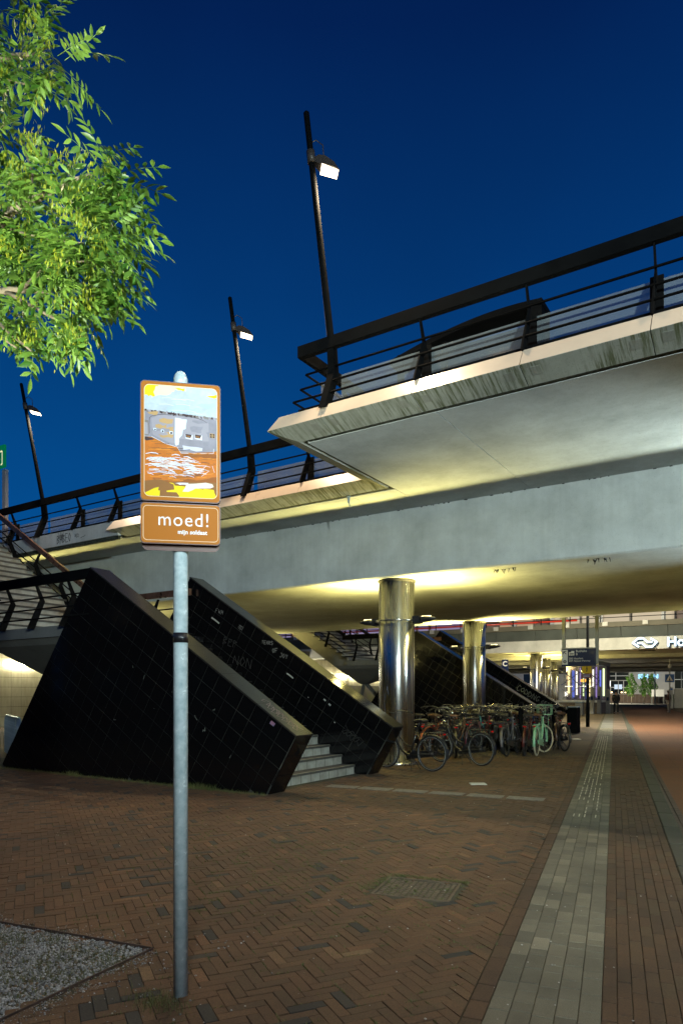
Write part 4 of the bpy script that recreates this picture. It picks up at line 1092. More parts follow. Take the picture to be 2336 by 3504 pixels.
shape('cloud', [(.30,.215),(.40,.16),(.60,.145),(.62,.20),(.75,.18),(.78,.22),(.60,.25),(.32,.245)], .006); shape('cloud', [(.7,.16),(.95,.13),(1,.15),(.85,.19)], .006)
for k in range(14):
    a, b = R.random(), R.uniform(.08,.24); stroke(R.choice(('pale','cloud','white')), [(a,b),(a+.1,b-.006),(a+.2,b+.004)], .003)
shape('fort', [(0,.235),(1,.275),(1,.56),(.94,.575),(.5,.60),(.46,.55),(.3,.52),(.1,.47),(0,.47)])
for k in range(46): s = k/45; shape(R.choice(('dark','stone','fort2','dark')), [(s-.016,.225+.04*s),(s+.018,.227+.04*s),(s+.014,.245+.045*s),(s-.012,.243+.04*s)], .004)
shape('fort2', [(.10,.30),(.2,.275),(.45,.27),(.75,.285),(.88,.32),(.88,.50),(.5,.52),(.35,.51),(.12,.45)], .003)
for (s, t, w, h) in ((.2,.31,.2,.03),(.15,.36,.16,.03),(.28,.38,.12,.04),(.05,.25,.14,.02),(.2,.45,.2,.02),(.72,.54,.2,.015),(.3,.42,.1,.02),(.55,.55,.2,.015)): shape('tan', [(s,t),(s+w,t-.01),(s+w*.9,t+h),(s+.02,t+h*.8)], .006)
for (s, t, w, h) in ((.65,.30,.2,.02),(.62,.36,.18,.05),(.1,.40,.25,.02),(.6,.49,.3,.02),(.85,.40,.1,.05)): shape('fort', [(s,t),(s+w,t-.01),(s+w*.9,t+h),(s+.02,t+h*.8)], .006)
stroke('dark', [(.07,.305),(.10,.285),(.2,.267),(.32,.258),(.5,.258),(.65,.268),(.8,.292),(.86,.315)], .0022)
stroke('dark', [(.075,.30),(.07,.36),(.075,.44)], .003)
shape('pale', [(.42,.285),(.58,.295),(.565,.38),(.53,.385),(.52,.43),(.475,.47),(.475,.53),(.42,.525)], .004)
for (s, t, w, h) in ((.14,.395,.02,.014),(.24,.405,.024,.016),(.355,.415,.028,.018)): shape('pale', [(s-.01,t-.006),(s+w+.006,t-.004),(s+w+.006,t+h+.004),(s-.01,t+h)]); shape('dark', [(s,t),(s+w,t+.002),(s+w,t+h),(s,t+h)])
for s in (.56,.69): shape('white', [(s-.005,.425),(s+.10,.43),(s+.10,.475),(s+.0,.465)]); shape('dark', [(s,.425),(s+.09,.43),(s+.07,.46),(s+.005,.455)]); shape('brown', [(s+.01,.437),(s+.07,.443),(s+.06,.455),(s+.015,.45)])
shape('tan', [(.895,.405),(.965,.41),(.965,.45),(.895,.445)]); 
for ds in (0,.036):
    for dt in (0,.02): shape('dark', [(.90+ds,.41+dt),(.925+ds,.412+dt),(.925+ds,.427+dt),(.90+ds,.425+dt)])
shape('fort', [(.48,.47),(.90,.485),(.95,.51),(.95,.57),(.505,.595),(.465,.54)], .002); shape('lilac', [(.52,.53),(.8,.545),(.79,.57),(.53,.57)], .004)
shape('stone', [(.0,.32),(.06,.325),(.065,.46),(0,.455)]); shape('fort2', [(.0,.34),(.05,.345),(.055,.45),(0,.445)])
shape('orange', [(0,.475),(.1,.48),(.3,.535),(.45,.555),(.50,.605),(.95,.585),(1,.58),(1,.90),(0,.90)], .0)
shape('dark', [(0,.475),(.1,.478),(.14,.49),(.05,.505),(0,.50)], .003); shape('deep', [(.5,.605),(.95,.592),(1,.60),(1,.63),(.75,.625),(.55,.63)], .003)
stroke('white', [(0,.463),(.1,.465),(.2,.495),(.3,.525),(.45,.548),(.50,.60),(.945,.588),(.95,.545),(1,.55)], .0022)
for k in range(150):
    s, t = R.uniform(0,.95), R.uniform(.50,.86); l = R.uniform(.06,.25); sl = R.uniform(-.10,.06)
    if t < .475+.12*min(1, s/.5): continue
    stroke(R.choice(('orange2','deep','orange2','deep','dark','brown')), [(s,t),(s+l*.5,t+sl*l*.5+.004),(s+l,t+sl*l)], R.uniform(.001,.005))
for k in range(95):
    s, t = R.uniform(-.02,.62), R.gauss(.715,.045); l = R.uniform(.08,.3); sl = R.uniform(-.10,-.01)
    stroke(R.choice(('white','white','lilac','pale')), [(s,t),(s+l*.4,t+sl*l*.4-.006),(s+l*.8,t+sl*l+.004),(s+l,t+sl*l+.012)], R.uniform(.0015,.005))
for s, t, e, u in ((.72,.78,.85,.70),(.78,.80,.88,.75),(.52,.68,.56,.75),(.93,.70,.96,.76),(.85,.72,.75,.80)): stroke('white' if s != .85 else 'deep', [(s,t),((s+e)/2,(t+u)/2),(e,u)], .003)
shape('deep', [(.1,.84),(.5,.855),(.8,.83),(1,.80),(1,.87),(.6,.89),(.2,.89)], .008)
shape('ylw', [(0,.90),(.2,.88),(.36,.87),(.6,.90),(1,.92),(1,1),(0,1)])
shape('brown', [(0,.865),(.2,.845),(.28,.86),(.40,.885),(.41,.93),(.30,.945),(.31,.955),(.44,.955),(.48,.99),(.44,1.0),(.21,1.0),(.215,.945),(.19,.945),(.20,.915),(.14,.925),(0,.975)])
shape('brown', [(.38,.86),(1,.85),(1,.99),(.965,.955),(.95,.915),(.85,.905),(.8,.918),(.72,.912),(.6,.90),(.42,.895)])
shape('white', [(.42,.873),(.60,.865),(.60,.88),(.48,.885)], .002); shape('cream', [(.57,.875),(.70,.868),(.84,.855),(.93,.865),(.95,.89),(.90,.905),(.70,.912),(.65,.93),(.60,.945),(.52,.945),(.56,.905)])
art.build('picture', [am[k] for k in names], p1)

# ------------------------------------------------------------------ ash tree at the left, rooted in the gravel pit
tree = empty('ash_tree', (-6.15, 1.75, -.01)); TO = Vector(tree.location); tag(tree, 'leafy green ash tree with hanging seed clusters reaching in from the left', 'tree')
M_bark = mat('bark', (0.16,0.125,0.085), .85, col2=(0.27,0.22,0.15), vscale=9, bump=.6, bscale=40)
def leafmat(name, c1, c2):
    m = bpy.data.materials.new(name); m.use_nodes = True; nt = m.node_tree; N = nt.nodes; L = nt.links; p = N['Principled BSDF']
    oi = N.new('ShaderNodeNewGeometry'); n = N.new('ShaderNodeTexNoise'); n.inputs['Scale'].default_value = 2.3; n.inputs['Detail'].default_value = 4
    L.new(oi.outputs['Position'], n.inputs['Vector'])
    ad = N.new('ShaderNodeMath'); ad.operation = 'MULTIPLY_ADD'; ad.inputs[1].default_value = .45; L.new(oi.outputs['Random Per Island'], ad.inputs[0])
    md = N.new('ShaderNodeMath'); md.operation = 'MULTIPLY'; md.inputs[1].default_value = .75; L.new(n.outputs['Fac'], md.inputs[0]); L.new(md.outputs[0], ad.inputs[2])
    r_ = N.new('ShaderNodeValToRGB'); r_.color_ramp.elements[0].position = .32; r_.color_ramp.elements[1].position = .85
    r_.color_ramp.elements[0].color = (*c1,1); r_.color_ramp.elements[1].color = (*c2,1); L.new(ad.outputs[0], r_.inputs[0])
    L.new(r_.outputs[0], p.inputs['Base Color']); p.inputs['Roughness'].default_value = .42
    tr = N.new('ShaderNodeBsdfTranslucent'); L.new(r_.outputs[0], tr.inputs['Color']); mx = N.new('ShaderNodeMixShader'); mx.inputs[0].default_value = .30
    L.new(p.outputs[0], mx.inputs[1]); L.new(tr.outputs[0], mx.inputs[2]); L.new(mx.outputs[0], N['Material Output'].inputs['Surface'])
    return m
M_leaf = leafmat('ash_leaf', (0.035,0.115,0.012), (0.20,0.34,0.055)); M_seed = leafmat('ash_seed', (0.20,0.27,0.012), (0.36,0.38,0.03))
def camP(xc, d, z): x, y = cam2w(xc, d); return Vector((x, y, z))
def tp(x, z, d): return camP(x-.20, d, z)
def leaf_geo(seed):
    """one pinnate leaf along +X (0.25 m), drooping leaflets in pairs"""
    r = random.Random(seed); V = []; F = []
    L_ = .26
    def leaflet(base, dirv, nrm, l, w):
        d = dirv.normalized(); n = nrm.normalized(); s = d.cross(n).normalized(); i = len(V)
        rows = [(0,0,0),(.25,.75,.01),(.55,1.0,.0),(.8,.55,-.03),(1.0,0,-.08)]
        for t, wd, dn in rows:
            c = base + d*(l*t) + n*(l*dn)
            if wd == 0: V.append(c)
            else: V.append(c + s*(w*wd) + n*(w*.28*wd)); V.append(c - n*(w*.06)); V.append(c - s*(w*wd) + n*(w*.28*wd))
        # indices: 0 | 1 2 3 | 4 5 6 | 7 8 9 | 10
        F.extend([(i,i+1,i+2),(i,i+2,i+3)])
        for k in (1,4): F.extend([(i+k,i+k+3,i+k+4,i+k+1),(i+k+1,i+k+4,i+k+5,i+k+2)])
        F.extend([(i+7,i+10,i+8),(i+8,i+10,i+9)])
    npair = r.choice((4,5,5))
    rach = lambda t: Vector((L_*t, 0, -.05*t*t*r.uniform(.98,1.02)))
    for k in range(npair):
        t = .28 + .62*k/(npair-1)*.98; b = rach(t)
        for sg in (-1, 1):
            a = math.radians(r.uniform(48,66)); dirv = Vector((math.cos(a), sg*math.sin(a), -.22-r.random()*.25)); l = r.uniform(.072,.098)*(1-.15*abs(k-1.5)/2)
            leaflet(b, dirv, Vector((r.gauss(0,.15),r.gauss(0,.15)-sg*.1,1)), l, l*.175)
    leaflet(rach(1), Vector((1,0,-.35)), Vector((.2,0,1)), .095, .014)
    for k in range(4):
        a, b = rach(k/4), rach((k+1)/4); w = .0018; i = len(V)
        V.extend([a+Vector((0,w,0)), a-Vector((0,w,0)), b-Vector((0,w,0)), b+Vector((0,w,0))]); F.append((i,i+1,i+2,i+3))
    return V, F
LG = [leaf_geo(s) for s in range(6)]
LM = []
for V, F in LG:
    me = bpy.data.meshes.new('leaf'); me.from_pydata([tuple(v) for v in V], [], F); me.materials.append(M_leaf)
    me.polygons.foreach_set('use_smooth', [True]*len(me.polygons)); me.update(); LM.append(me)
# clump centres in metres: right of the tripod, height, radius, ahead of the tripod
CL = [(-2.19,6.23,0.28,4.70),(-1.72,5.82,0.21,4.50),(-1.86,5.53,0.17,4.40),(-2.42,6.01,0.25,4.90),(-2.79,6.29,0.44,4.90),(-1.56,5.51,0.12,4.30),(-2.28,6.72,0.34,4.80),
      (-2.02,5.26,0.18,4.60),(-1.70,5.18,0.14,4.50),(-1.33,4.88,0.20,4.30),(-1.18,4.68,0.11,4.20),(-1.70,5.04,0.24,4.60),(-1.30,4.35,0.20,4.30),(-1.15,4.19,0.10,4.10),(-1.61,4.68,0.27,4.60),(-2.08,4.94,0.32,4.80),
      (-1.37,4.07,0.20,4.30),(-1.80,4.45,0.28,4.70),(-2.25,4.54,0.33,4.90),(-1.71,3.89,0.20,4.40),(-2.08,4.01,0.19,4.60),(-2.11,3.80,0.16,4.30),(-1.46,3.88,0.14,4.30),(-2.39,5.26,0.25,4.90),(-2.85,5.14,0.48,5.00),(-2.79,4.38,0.41,4.90),(-3.03,5.98,0.36,5.20),(-2.37,5.46,0.18,4.80),(-1.22,4.47,0.09,4.20)]
limbs = []
crown_c = tp(-3.62,5.21,5.10)
trunk_top = tp(-4.28,3.87,5.15)
mbt = MB(); base = Vector((TO.x, TO.y, -.05))
mbt.tube([base-TO, base+Vector((.02,.03,.5))-TO, (base*.5+trunk_top*.5)-TO+Vector((.05,.03,0)), trunk_top-TO, tp(-4.01,5.31,5.10)-TO, tp(-3.85,6.61,5.10)-TO, tp(-3.62,7.91,5.10)-TO], [.19,.15,.13,.115,.09,.06,.02], 14)
mbt.build('trunk', M_bark, tree)
def limb(pts, r0, r1):
    mb = MB(); P = [tp(*p)-TO for p in pts]
    P = [P[0]] + [p + Vector((R.gauss(0,.008), R.gauss(0,.008), R.gauss(0,.008))) for p in P[1:]]
    n = len(P); mb.tube(P, [r0+(r1-r0)*i/(n-1) for i in range(n)], 8); mb.build('branch', M_bark, tree)
limb([(-4.08,4.50,5.10),(-3.30,4.47,5.00),(-2.61,4.39,4.85),(-2.31,4.36,4.75),(-2.06,4.34,4.65),(-1.86,4.30,4.60),(-1.72,4.28,4.55)], .05, .008)
limb([(-2.36,4.36,4.76),(-2.18,4.16,4.60),(-1.99,3.97,4.50),(-1.83,3.83,4.45)], .02, .006); limb([(-2.43,4.36,4.80),(-2.25,4.20,4.65),(-2.10,3.98,4.55),(-1.93,3.87,4.50)], .022, .005)
limb([(-2.09,4.34,4.66),(-1.90,4.21,4.55),(-1.66,4.03,4.45),(-1.53,3.96,4.40)], .014, .005); limb([(-1.97,4.32,4.62),(-1.76,4.37,4.50),(-1.57,4.41,4.45),(-1.34,4.35,4.35)], .013, .004)
limb([(-4.05,4.76,5.10),(-3.30,4.76,5.00),(-2.61,4.80,4.85),(-2.25,4.84,4.75),(-1.95,4.89,4.60),(-1.75,4.94,4.55),(-1.59,4.98,4.50),(-1.39,4.96,4.40)], .055, .007)
limb([(-1.75,4.94,4.55),(-1.71,4.99,4.50),(-1.70,5.16,4.50)], .010, .004); limb([(-1.90,4.90,4.60),(-1.87,5.06,4.55),(-1.92,5.26,4.60)], .011, .004); limb([(-2.19,4.86,4.75),(-1.92,4.68,4.60),(-1.68,4.59,4.50),(-1.44,4.49,4.40)], .014, .004)
limb([(-3.98,5.47,5.10),(-3.27,5.72,5.00),(-2.64,5.95,4.90),(-2.34,6.03,4.80),(-2.08,5.98,4.70),(-1.76,5.82,4.50)], .05, .008); limb([(-2.49,5.96,4.85),(-2.12,5.74,4.60),(-1.86,5.55,4.45)], .016, .005)
limb([(-3.92,6.12,5.10),(-3.27,6.48,5.00),(-2.64,6.45,4.90),(-2.19,6.28,4.75)], .04, .008); limb([(-2.39,4.35,4.78),(-2.23,4.51,4.70),(-2.17,4.60,4.70)], .012, .004)
leaves = []
for (u, v, r, d) in CL:
    n = int(10 + (r*34)**2*.60)
    for _ in range(n):
        while True:
            a, b, c = R.uniform(-1,1), R.uniform(-1,1), R.uniform(-1,1)
            if a*a+b*b+c*c < 1: break
        k = r*.62
        C = tp(u-.03, v+(.16 if v < 4.3 else .06), d)
        rvv = Vector((*cam2w(1,0),0)); fv = Vector((*cam2w(0,1),0))
        off = rvv*(a*k) + fv*(c*k*1.25) + Vector((0,0,b*k)); p = C + off
        dirv = off.normalized()*1.25 + rvv*.30 + Vector((0,0,-.16)) + Vector((R.gauss(0,.35),R.gauss(0,.35),R.gauss(0,.3)))
        leaves.append((p, dirv.normalized(), R.random()))
def leaf_mat(p, dv):
    x = dv; up = Vector((R.gauss(0,.45), R.gauss(0,.45), 1)); y = up.cross(x)
    if y.length < 1e-3: y = Vector((0,1,0))
    y.normalize(); z = x.cross(y)
    s = R.uniform(.75, 1.18)
    return Matrix(((x.x*s,y.x*s,z.x*s,p.x),(x.y*s,y.y*s,z.y*s,p.y),(x.z*s,y.z*s,z.z*s,p.z),(0,0,0,1)))
leaves.sort(key=lambda l: (l[0]-Vector((0,0,1.6))).length)
vis = [l for l in leaves if depth_xc(l[0].x, l[0].y)[1] > -.5*depth_xc(l[0].x, l[0].y)[0]-.05]
pick = set(id(l) for l in vis[:300])
big = MB(); bv = []; bf = []
for l in leaves:
    tip = l[0] + l[1]*.2; dd, xx_ = depth_xc(tip.x, tip.y); uu, hh = xx_/dd, (tip.z-1.6)/dd
    if nz.noise(Vector((l[0].x*2.9+4.3, l[0].y*1.4+1.1, l[0].z*2.9+9.7))) < -.17: continue
    if uu > -.49 and .822 < hh < .872: continue                # open gap between two boughs
    M = leaf_mat(l[0]-TO, l[1]); k = int(l[2]*6) % 6
    if id(l) in pick:
        o = obj('leaf', LM[k], tree); o.matrix_local = M
    else:
        n = len(bv); V, F = LG[k]; bv += [tuple(M @ v) for v in V]; bf += [tuple(n+i for i in f) for f in F]
me = bpy.data.meshes.new('crown'); me.from_pydata(bv, [], bf); me.materials.append(M_leaf); me.polygons.foreach_set('use_smooth', [True]*len(bf)); me.update()
o = obj('crown', me, tree); tag(o, kind='stuff')
sv = []; sf = []
def seed_cluster(p):
    for _ in range(R.randint(16, 30)):
        b = p + Vector((R.gauss(0,.030), R.gauss(0,.030), -abs(R.gauss(0,.055)))); l = R.uniform(.030,.042); w = l*.12
        dv = Vector((R.gauss(0,.22), R.gauss(0,.22), -1)).normalized(); s = dv.cross(Vector((R.gauss(0,1),R.gauss(0,1),0))).normalized(); n = len(sv)
        sv.extend([tuple(b), tuple(b+dv*l*.5+s*w), tuple(b+dv*l), tuple(b+dv*l*.5-s*w)]); sf.append((n,n+1,n+2,n+3))
for (u, v, r, d) in CL:
    if u < -2.5: continue
    for _ in range(int(2 + r*21)):
        seed_cluster(tp(u-.05+R.gauss(0,r*.36), v+R.gauss(0,r*.36)+.05, d+R.gauss(-.10,.16))-TO)
me = bpy.data.meshes.new('seed_clusters'); me.from_pydata(sv, [], sf); me.materials.append(M_seed); me.update()
o = obj('seed_clusters', me, tree); tag(o, kind='stuff')

# ------------------------------------------------------------------ bicycles
M_fr = {k: mat('bike_'+k, c, .28, metal=.0, coat=.3) for k, c in dict(black=(.012,.012,.013), mint=(.26,.52,.30), orange=(.24,.04,.005), teal=(.02,.12,.14), red=(.06,.008,.007), grey=(.10,.10,.11), pink=(.12,.02,.035), brown=(.07,.035,.02), blue=(.02,.04,.13)).items()}
M_saddle = mat('saddle_black', (.014,.013,.012), .5); M_saddleb = mat('saddle_brown', (.075,.032,.012), .45); M_gum = mat('cream_tyre', (.50,.44,.30), .7)
M_red = mat('red_reflector', (.55,.010,.010), .15); M_refl = mat('reflective_band', (.40,.42,.42), .4)
def ringpts(R_, cx, cz, n=36, y=0, a0=0, a1=2*math.pi, closed=True):
    k = n if closed else n+1
    return [(cx+R_*math.cos(a0+(a1-a0)*i/n), y, cz+R_*math.sin(a0+(a1-a0)*i/n)) for i in range(k)]
def bez(P, n=10):
    out = []
    for i in range(n+1):
        t = i/n; Q = [Vector(p) for p in P]
        while len(Q) > 1: Q = [a.lerp(b, t) for a, b in zip(Q, Q[1:])]
        out.append(Q[0])
    return out
RW, FW = (-.55,.35), (.57,.35)
BK = {}
def bkm(name, mb, *ms): BK[name] = mb.mesh(name, list(ms)); return BK[name]
mb = MB(); mb.tube(ringpts(.328,0,0), .0235, 8, closed=True); bkm('tyre', mb, M_tyre)
mb = MB(); mb.tube(ringpts(.305,0,0), .010, 6, closed=True); bkm('rim', mb, mat('dull_rim', (.07,.07,.07), .35, metal=.6))
mb = MB()
for s in (-1,1): mb.tube(ringpts(.318,0,0,36,s*.0225), .0026, 4, closed=True)
bkm('reflective_band', mb, M_refl)
mb = MB()
for k in range(16):
    a = 2*math.pi*k/16; b = a + (.5 if k % 2 else -.5); mb.tube([(.02*math.cos(b), .03*(1 if k % 4 < 2 else -1), .02*math.sin(b)), (.30*math.cos(a), 0, .30*math.sin(a))], .0014, 3, caps=False)
mb.tube([(0,-.045,0),(0,.045,0)], .022, 10); bkm('spokes', mb, mat('spoke_steel', (.12,.12,.12), .4, metal=.7))
mb = MB()                                               # step-through frame
mb.tube(bez([(.375,0,.80),(.30,0,.52),(.18,0,.32),(-.03,0,.29)]), .024, 10); mb.tube([(-.03,0,.29),(-.20,0,.80)], .015, 10)
mb.tube(bez([(.365,0,.86),(.24,0,.62),(.05,0,.44),(-.09,0,.47)]), .014, 8); mb.tube([(.395,0,.72),(.345,0,.93)], .020, 10)
for s in (-1,1): mb.tube([(-.03,s*.03,.29),(-.55,s*.06,.35)], .010, 6); mb.tube([(-.18,s*.02,.75),(-.55,s*.06,.35)], .008, 6)
bkm('frame', mb, M_fr['black'])
mb = MB()                                               # diamond frame
mb.tube([(.385,0,.76),(-.03,0,.29)], .018, 10); mb.tube([(-.03,0,.29),(-.21,0,.84)], .015, 10); mb.tube([(.36,0,.88),(-.20,0,.80)], .015, 10); mb.tube([(.395,0,.72),(.34,0,.95)], .020, 10)
for s in (-1,1): mb.tube([(-.03,s*.03,.29),(-.55,s*.06,.35)], .010, 6); mb.tube([(-.19,s*.02,.79),(-.55,s*.06,.35)], .008, 6)
bkm('frame_diamond', mb, M_fr['black'])
mb = MB()
for s in (-1,1): mb.tube(bez([(.395,s*.035,.72),(.43,s*.05,.60),(.50,s*.055,.42),(.57,s*.055,.35)]), .011, 8)
mb.tube([(.40,-.04,.71),(.40,.04,.71)], .014, 8); bkm('fork', mb, M_fr['black'])
mb = MB(); mb.tube([(.347,0,.92),(.315,0,1.10)], .013, 8); mb.tube([(.315,0,1.09),(.365,0,1.11)], .015, 8)
mb.tube(bez([(.365,0,1.11),(.40,.10,1.16),(.44,.24,1.20),(.28,.30,1.16),(.12,.31,1.12)],14), .011, 8); mb.tube(bez([(.365,0,1.11),(.40,-.10,1.16),(.44,-.24,1.20),(.28,-.30,1.16),(.12,-.31,1.12)],14), .011, 8)
bkm('handlebar', mb, M_chrome)
mb = MB()
for s in (-1,1): mb.tube([(.24,s*.303,1.148),(.115,s*.311,1.119)], .017, 8)
bkm('grips', mb, M_tyre)
mb = MB()
rows = [(-.40,.105,.985,.02),(-.36,.115,1.0,.03),(-.28,.09,.995,.03),(-.18,.045,.985,.025),(-.12,.03,.975,.015)]
V = []; F = []; n = 10
for (x, w, z, h) in rows:
    for k in range(n): a = 2*math.pi*k/n; V.append((x, w*math.cos(a), z + h*math.sin(a)*(1 if math.sin(a) > 0 else 1.4)))
for i in range(len(rows)-1):
    for k in range(n): F.append((i*n+k, i*n+(k+1)%n, (i+1)*n+(k+1)%n, (i+1)*n+k))
F += [tuple(range(n)), tuple(len(V)-n+k for k in range(n))]; mb.add(V, F, 0, True); mb.tube([(-.205,0,.80),(-.265,0,.97)], .013, 8)
for s in (-1,1): mb.tube(ringpts(.022,-.36,.93,10,s*.05), .006, 5, closed=True)
bkm('saddle', mb, M_saddle)
def guard(cx, R_, a0, a1, w=.032):
    mb = MB(); V = []; F = []; n = 18
    for i in range(n+1):
        a = math.radians(a0+(a1-a0)*i/n)
        for yy, dr in ((-w,-.012),(-w*.5,0),(w*.5,0),(w,-.012)): V.append((cx+(R_+dr)*math.cos(a), yy, .35+(R_+dr)*math.sin(a)))
    for i in range(n):
        for k in range(3): F.append((i*4+k, i*4+k+1, i*4+5+k, i*4+4+k))
    mb.add(V, F, 0, True); return mb
bkm('rear_mudguard', guard(-.55,.375,20,195), M_fr['black']); bkm('front_mudguard', guard(.57,.375,-15,120), M_fr['black'])
mb = MB()
for s in (-1,1): mb.tube([(-.24,s*.05,.76),(-.80,s*.06,.755),(-.83,0,.75)], .006, 6); mb.tube([(-.76,s*.06,.752),(-.55,s*.065,.36)], .005, 6); mb.tube([(-.80,s*.06,.755),(-.80,s*.02,.62)], .005, 5)
for x in (-.34,-.48,-.62,-.76): mb.tube([(x,-.055,.758),(x,.055,.758)], .005, 5)
mb.tube([(-.55,0,.762),(-.78,0,.762)], .006, 5); bkm('rear_rack', mb, M_fr['black'])
mb = MB()                                               # front crate carrier
for z in (.98,1.22):
    mb.tube([(.46,-.17,z),(.76,-.17,z),(.76,.17,z),(.46,.17,z)], .008, 6, closed=True)
for x, y in ((.46,-.17),(.76,-.17),(.76,.17),(.46,.17),(.46,0),(.76,0),(.61,.17),(.61,-.17)): mb.tube([(x,y,.98),(x,y,1.22)], .006, 5)
for y in (-.1,0,.1): mb.tube([(.46,y,.98),(.76,y,.98)], .006, 5)
for s in (-1,1): mb.tube([(.66,s*.1,.98),(.58,s*.06,.36)], .006, 5)
bkm('front_carrier', mb, M_fr['mint'])
mb = MB(); mb.prism([(-.62,.30),(.06,.20),(.11,.29),(.06,.37),(-.5,.40),(-.63,.39)], XZ, -.065, -.035); bkm('chain_case', mb, M_fr['black'])
mb = MB(); mb.tube([(-.03,-.085,.29),(-.03,.085,.29)], .014, 8); mb.tube([(-.03,-.085,.29),(.10,-.095,.18)], .009, 6); mb.tube([(-.03,.085,.29),(-.16,.095,.40)], .009, 6)
mb.box(.06,.15,-.19,-.10,.165,.19); mb.box(-.21,-.12,.10,.19,.385,.41); bkm('crank', mb, M_chrome)
mb = MB()
for s in (-1,1): mb.tube([(-.08,s*.03,.25),(-.16,s*.15,.03),(-.18,s*.16,.005)], .010, 6)
bkm('kickstand', mb, M_fr['black'])
mb = MB(); mb.box(-.845,-.83,-.032,.032,.72,.75); bkm('tail_light', mb, M_red)
mb = MB(); mb.lathe([(.001,-.05),(.03,-.04),(.042,0),(.040,.012),(.0,.014)], 12); mb.xf(Matrix.Translation((.47,0,.90)) @ Matrix.Rotation(math.pi/2,4,'Y')); bkm('head_lamp', mb, M_chrome)
mb = MB()
for s in (-1, 1):
    V = [(-.34,s*.07,.74),(-.74,s*.07,.74),(-.76,s*.08,.42),(-.36,s*.08,.42),(-.34,s*.17,.72),(-.74,s*.17,.72),(-.77,s*.20,.40),(-.35,s*.20,.40)]
    mb.add(V, [(0,1,2,3),(4,5,6,7),(0,1,5,4),(1,2,6,5),(2,3,7,6),(3,0,4,7)])
mb.box(-.75,-.33,-.17,.17,.765,.80); bkm('pannier', mb, M_tyre)
def ovr(o, m):
    o.material_slots[0].link = 'OBJECT'; o.material_slots[0].material = m
def bicycle(x, y, head, label, col='black', kind=0, saddle='black', rack=True, carrier=False, pannier=False, guards=True, gum=False, lean=0.0, steer=0.0, refl=False, stand=True, group='bicycles parked under the overpass'):
    root = empty('bicycle', (x, y, 0)); root.rotation_euler = (lean, 0, head); root.scale = (1.04, 1.04, 1.04); tag(root, label, 'bicycle', group)
    a = []
    def add(n, par=root, m=None, nm=None):
        o = obj(nm or n, BK[n], par)
        if m: ovr(o, m)
        return o
    fm = M_fr[col]
    add('frame' if kind == 0 else 'frame_diamond', m=fm, nm='frame')
    for (wx, wz), st_ in ((RW, 0), (FW, steer)):
        t = obj('wheel', BK['rim'], root, (wx,0,wz), (0, R.random()*6, st_))
        t.rotation_euler = (0, 0, st_); ty = obj('tyre', BK['tyre'], t); 
        if gum: ovr(ty, M_gum)
        obj('spokes', BK['spokes'], t)
        if refl: obj('reflective_band', BK['reflective_band'], t)
    add('fork', m=fm); add('handlebar', m=M_chrome if col != 'black' or R.random() < .6 else M_fr['black']); add('grips'); add('saddle', m=M_saddleb if saddle == 'brown' else None)
    if guards: add('rear_mudguard', m=fm); add('front_mudguard', m=fm)
    if rack: add('rear_rack', m=fm if col == 'mint' else None)
    if carrier: add('front_carrier', m=fm)
    add('chain_case', m=fm if col == 'mint' else None); add('crank'); add('tail_light'); add('head_lamp')
    if stand: add('kickstand')
    if pannier: add('pannier')
    return root
rd = math.radians
def from_rear(rx, ry, hd): return rx + .55*math.cos(hd), ry + .55*math.sin(hd)
def BKE(rx, ry, deg, *a, **k): h = rd(deg); x, y = from_rear(rx, ry, h); return bicycle(x, y, h, *a, **k)
BKE(-5.975, 12.62, 172, 'matt black bicycle half hidden by the stair end, nearest the pavement', refl=True)
BKE(-5.53, 14.17, 163, 'matt black bicycle with red tail light in the open pavement right of the nearest column', refl=True)
BKE(-5.21, 17.19, 97, 'mint green bicycle with cream tyres, brown saddle and front carrier', 'mint', saddle='brown', carrier=True, gum=True, steer=-.5)
BKE(-4.98, 18.9, 128, 'dark bicycle with brown saddle at the right end of the row, behind the mint one', 'black', saddle='brown', steer=.3)
BKE(-5.43, 16.88, 101, 'dark red bicycle standing left of the mint green one', 'red', lean=.06)
BKE(-6.09, 17.19, 104, 'black bicycle with large dark pannier bags in the front row', pannier=True, lean=-.05)
BKE(-7.42, 15.55, 80, 'orange framed bicycle close behind the nearest column', 'orange', saddle='brown', lean=.04)
BKE(-7.15, 16.9, 75, 'teal framed bicycle in the middle of the crowded bicycles', 'teal', lean=-.04)
BKE(-6.95, 17.2, 84, 'pink framed bicycle beside the teal one', 'pink', lean=.05)
BKE(-6.7, 15.5, 118, 'black bicycle with brown saddle behind the reflective-tyred one', 'black', saddle='brown', kind=1)
BKE(-5.78, 16.6, 95, 'grey bicycle leaning between the pannier bicycle and the dark red one', 'grey', lean=-.10)
DL = 'dark bicycle in the crowded rows behind the front bicycles'
rowspec = []
for k in range(7): rowspec.append((-8.45 + k*.36 + R.gauss(0,.05), 18.4 + R.gauss(0,.2), 92 + R.gauss(0,9)))
for k in range(8): rowspec.append((-8.6 + k*.44 + R.gauss(0,.05), 20.6 + R.gauss(0,.15), -86 + R.gauss(0,8)))
for k in range(7): rowspec.append((-8.9 + k*.46 + R.gauss(0,.05), 21.2 + R.gauss(0,.2), 94 + R.gauss(0,8)))
for k in range(4): rowspec.append((-8.2 + k*.30 + R.gauss(0,.05), 16.2 + R.gauss(0,.2), 86 + R.gauss(0,10)))
for k in range(7): rowspec.append((-8.3 + k*.40 + R.gauss(0,.06), 19.6 + R.gauss(0,.2), 88 + R.gauss(0,12)))
for k in range(4): rowspec.append((-7.0 + k*.33 + R.gauss(0,.05), 18.0 + R.gauss(0,.2), 96 + R.gauss(0,9)))
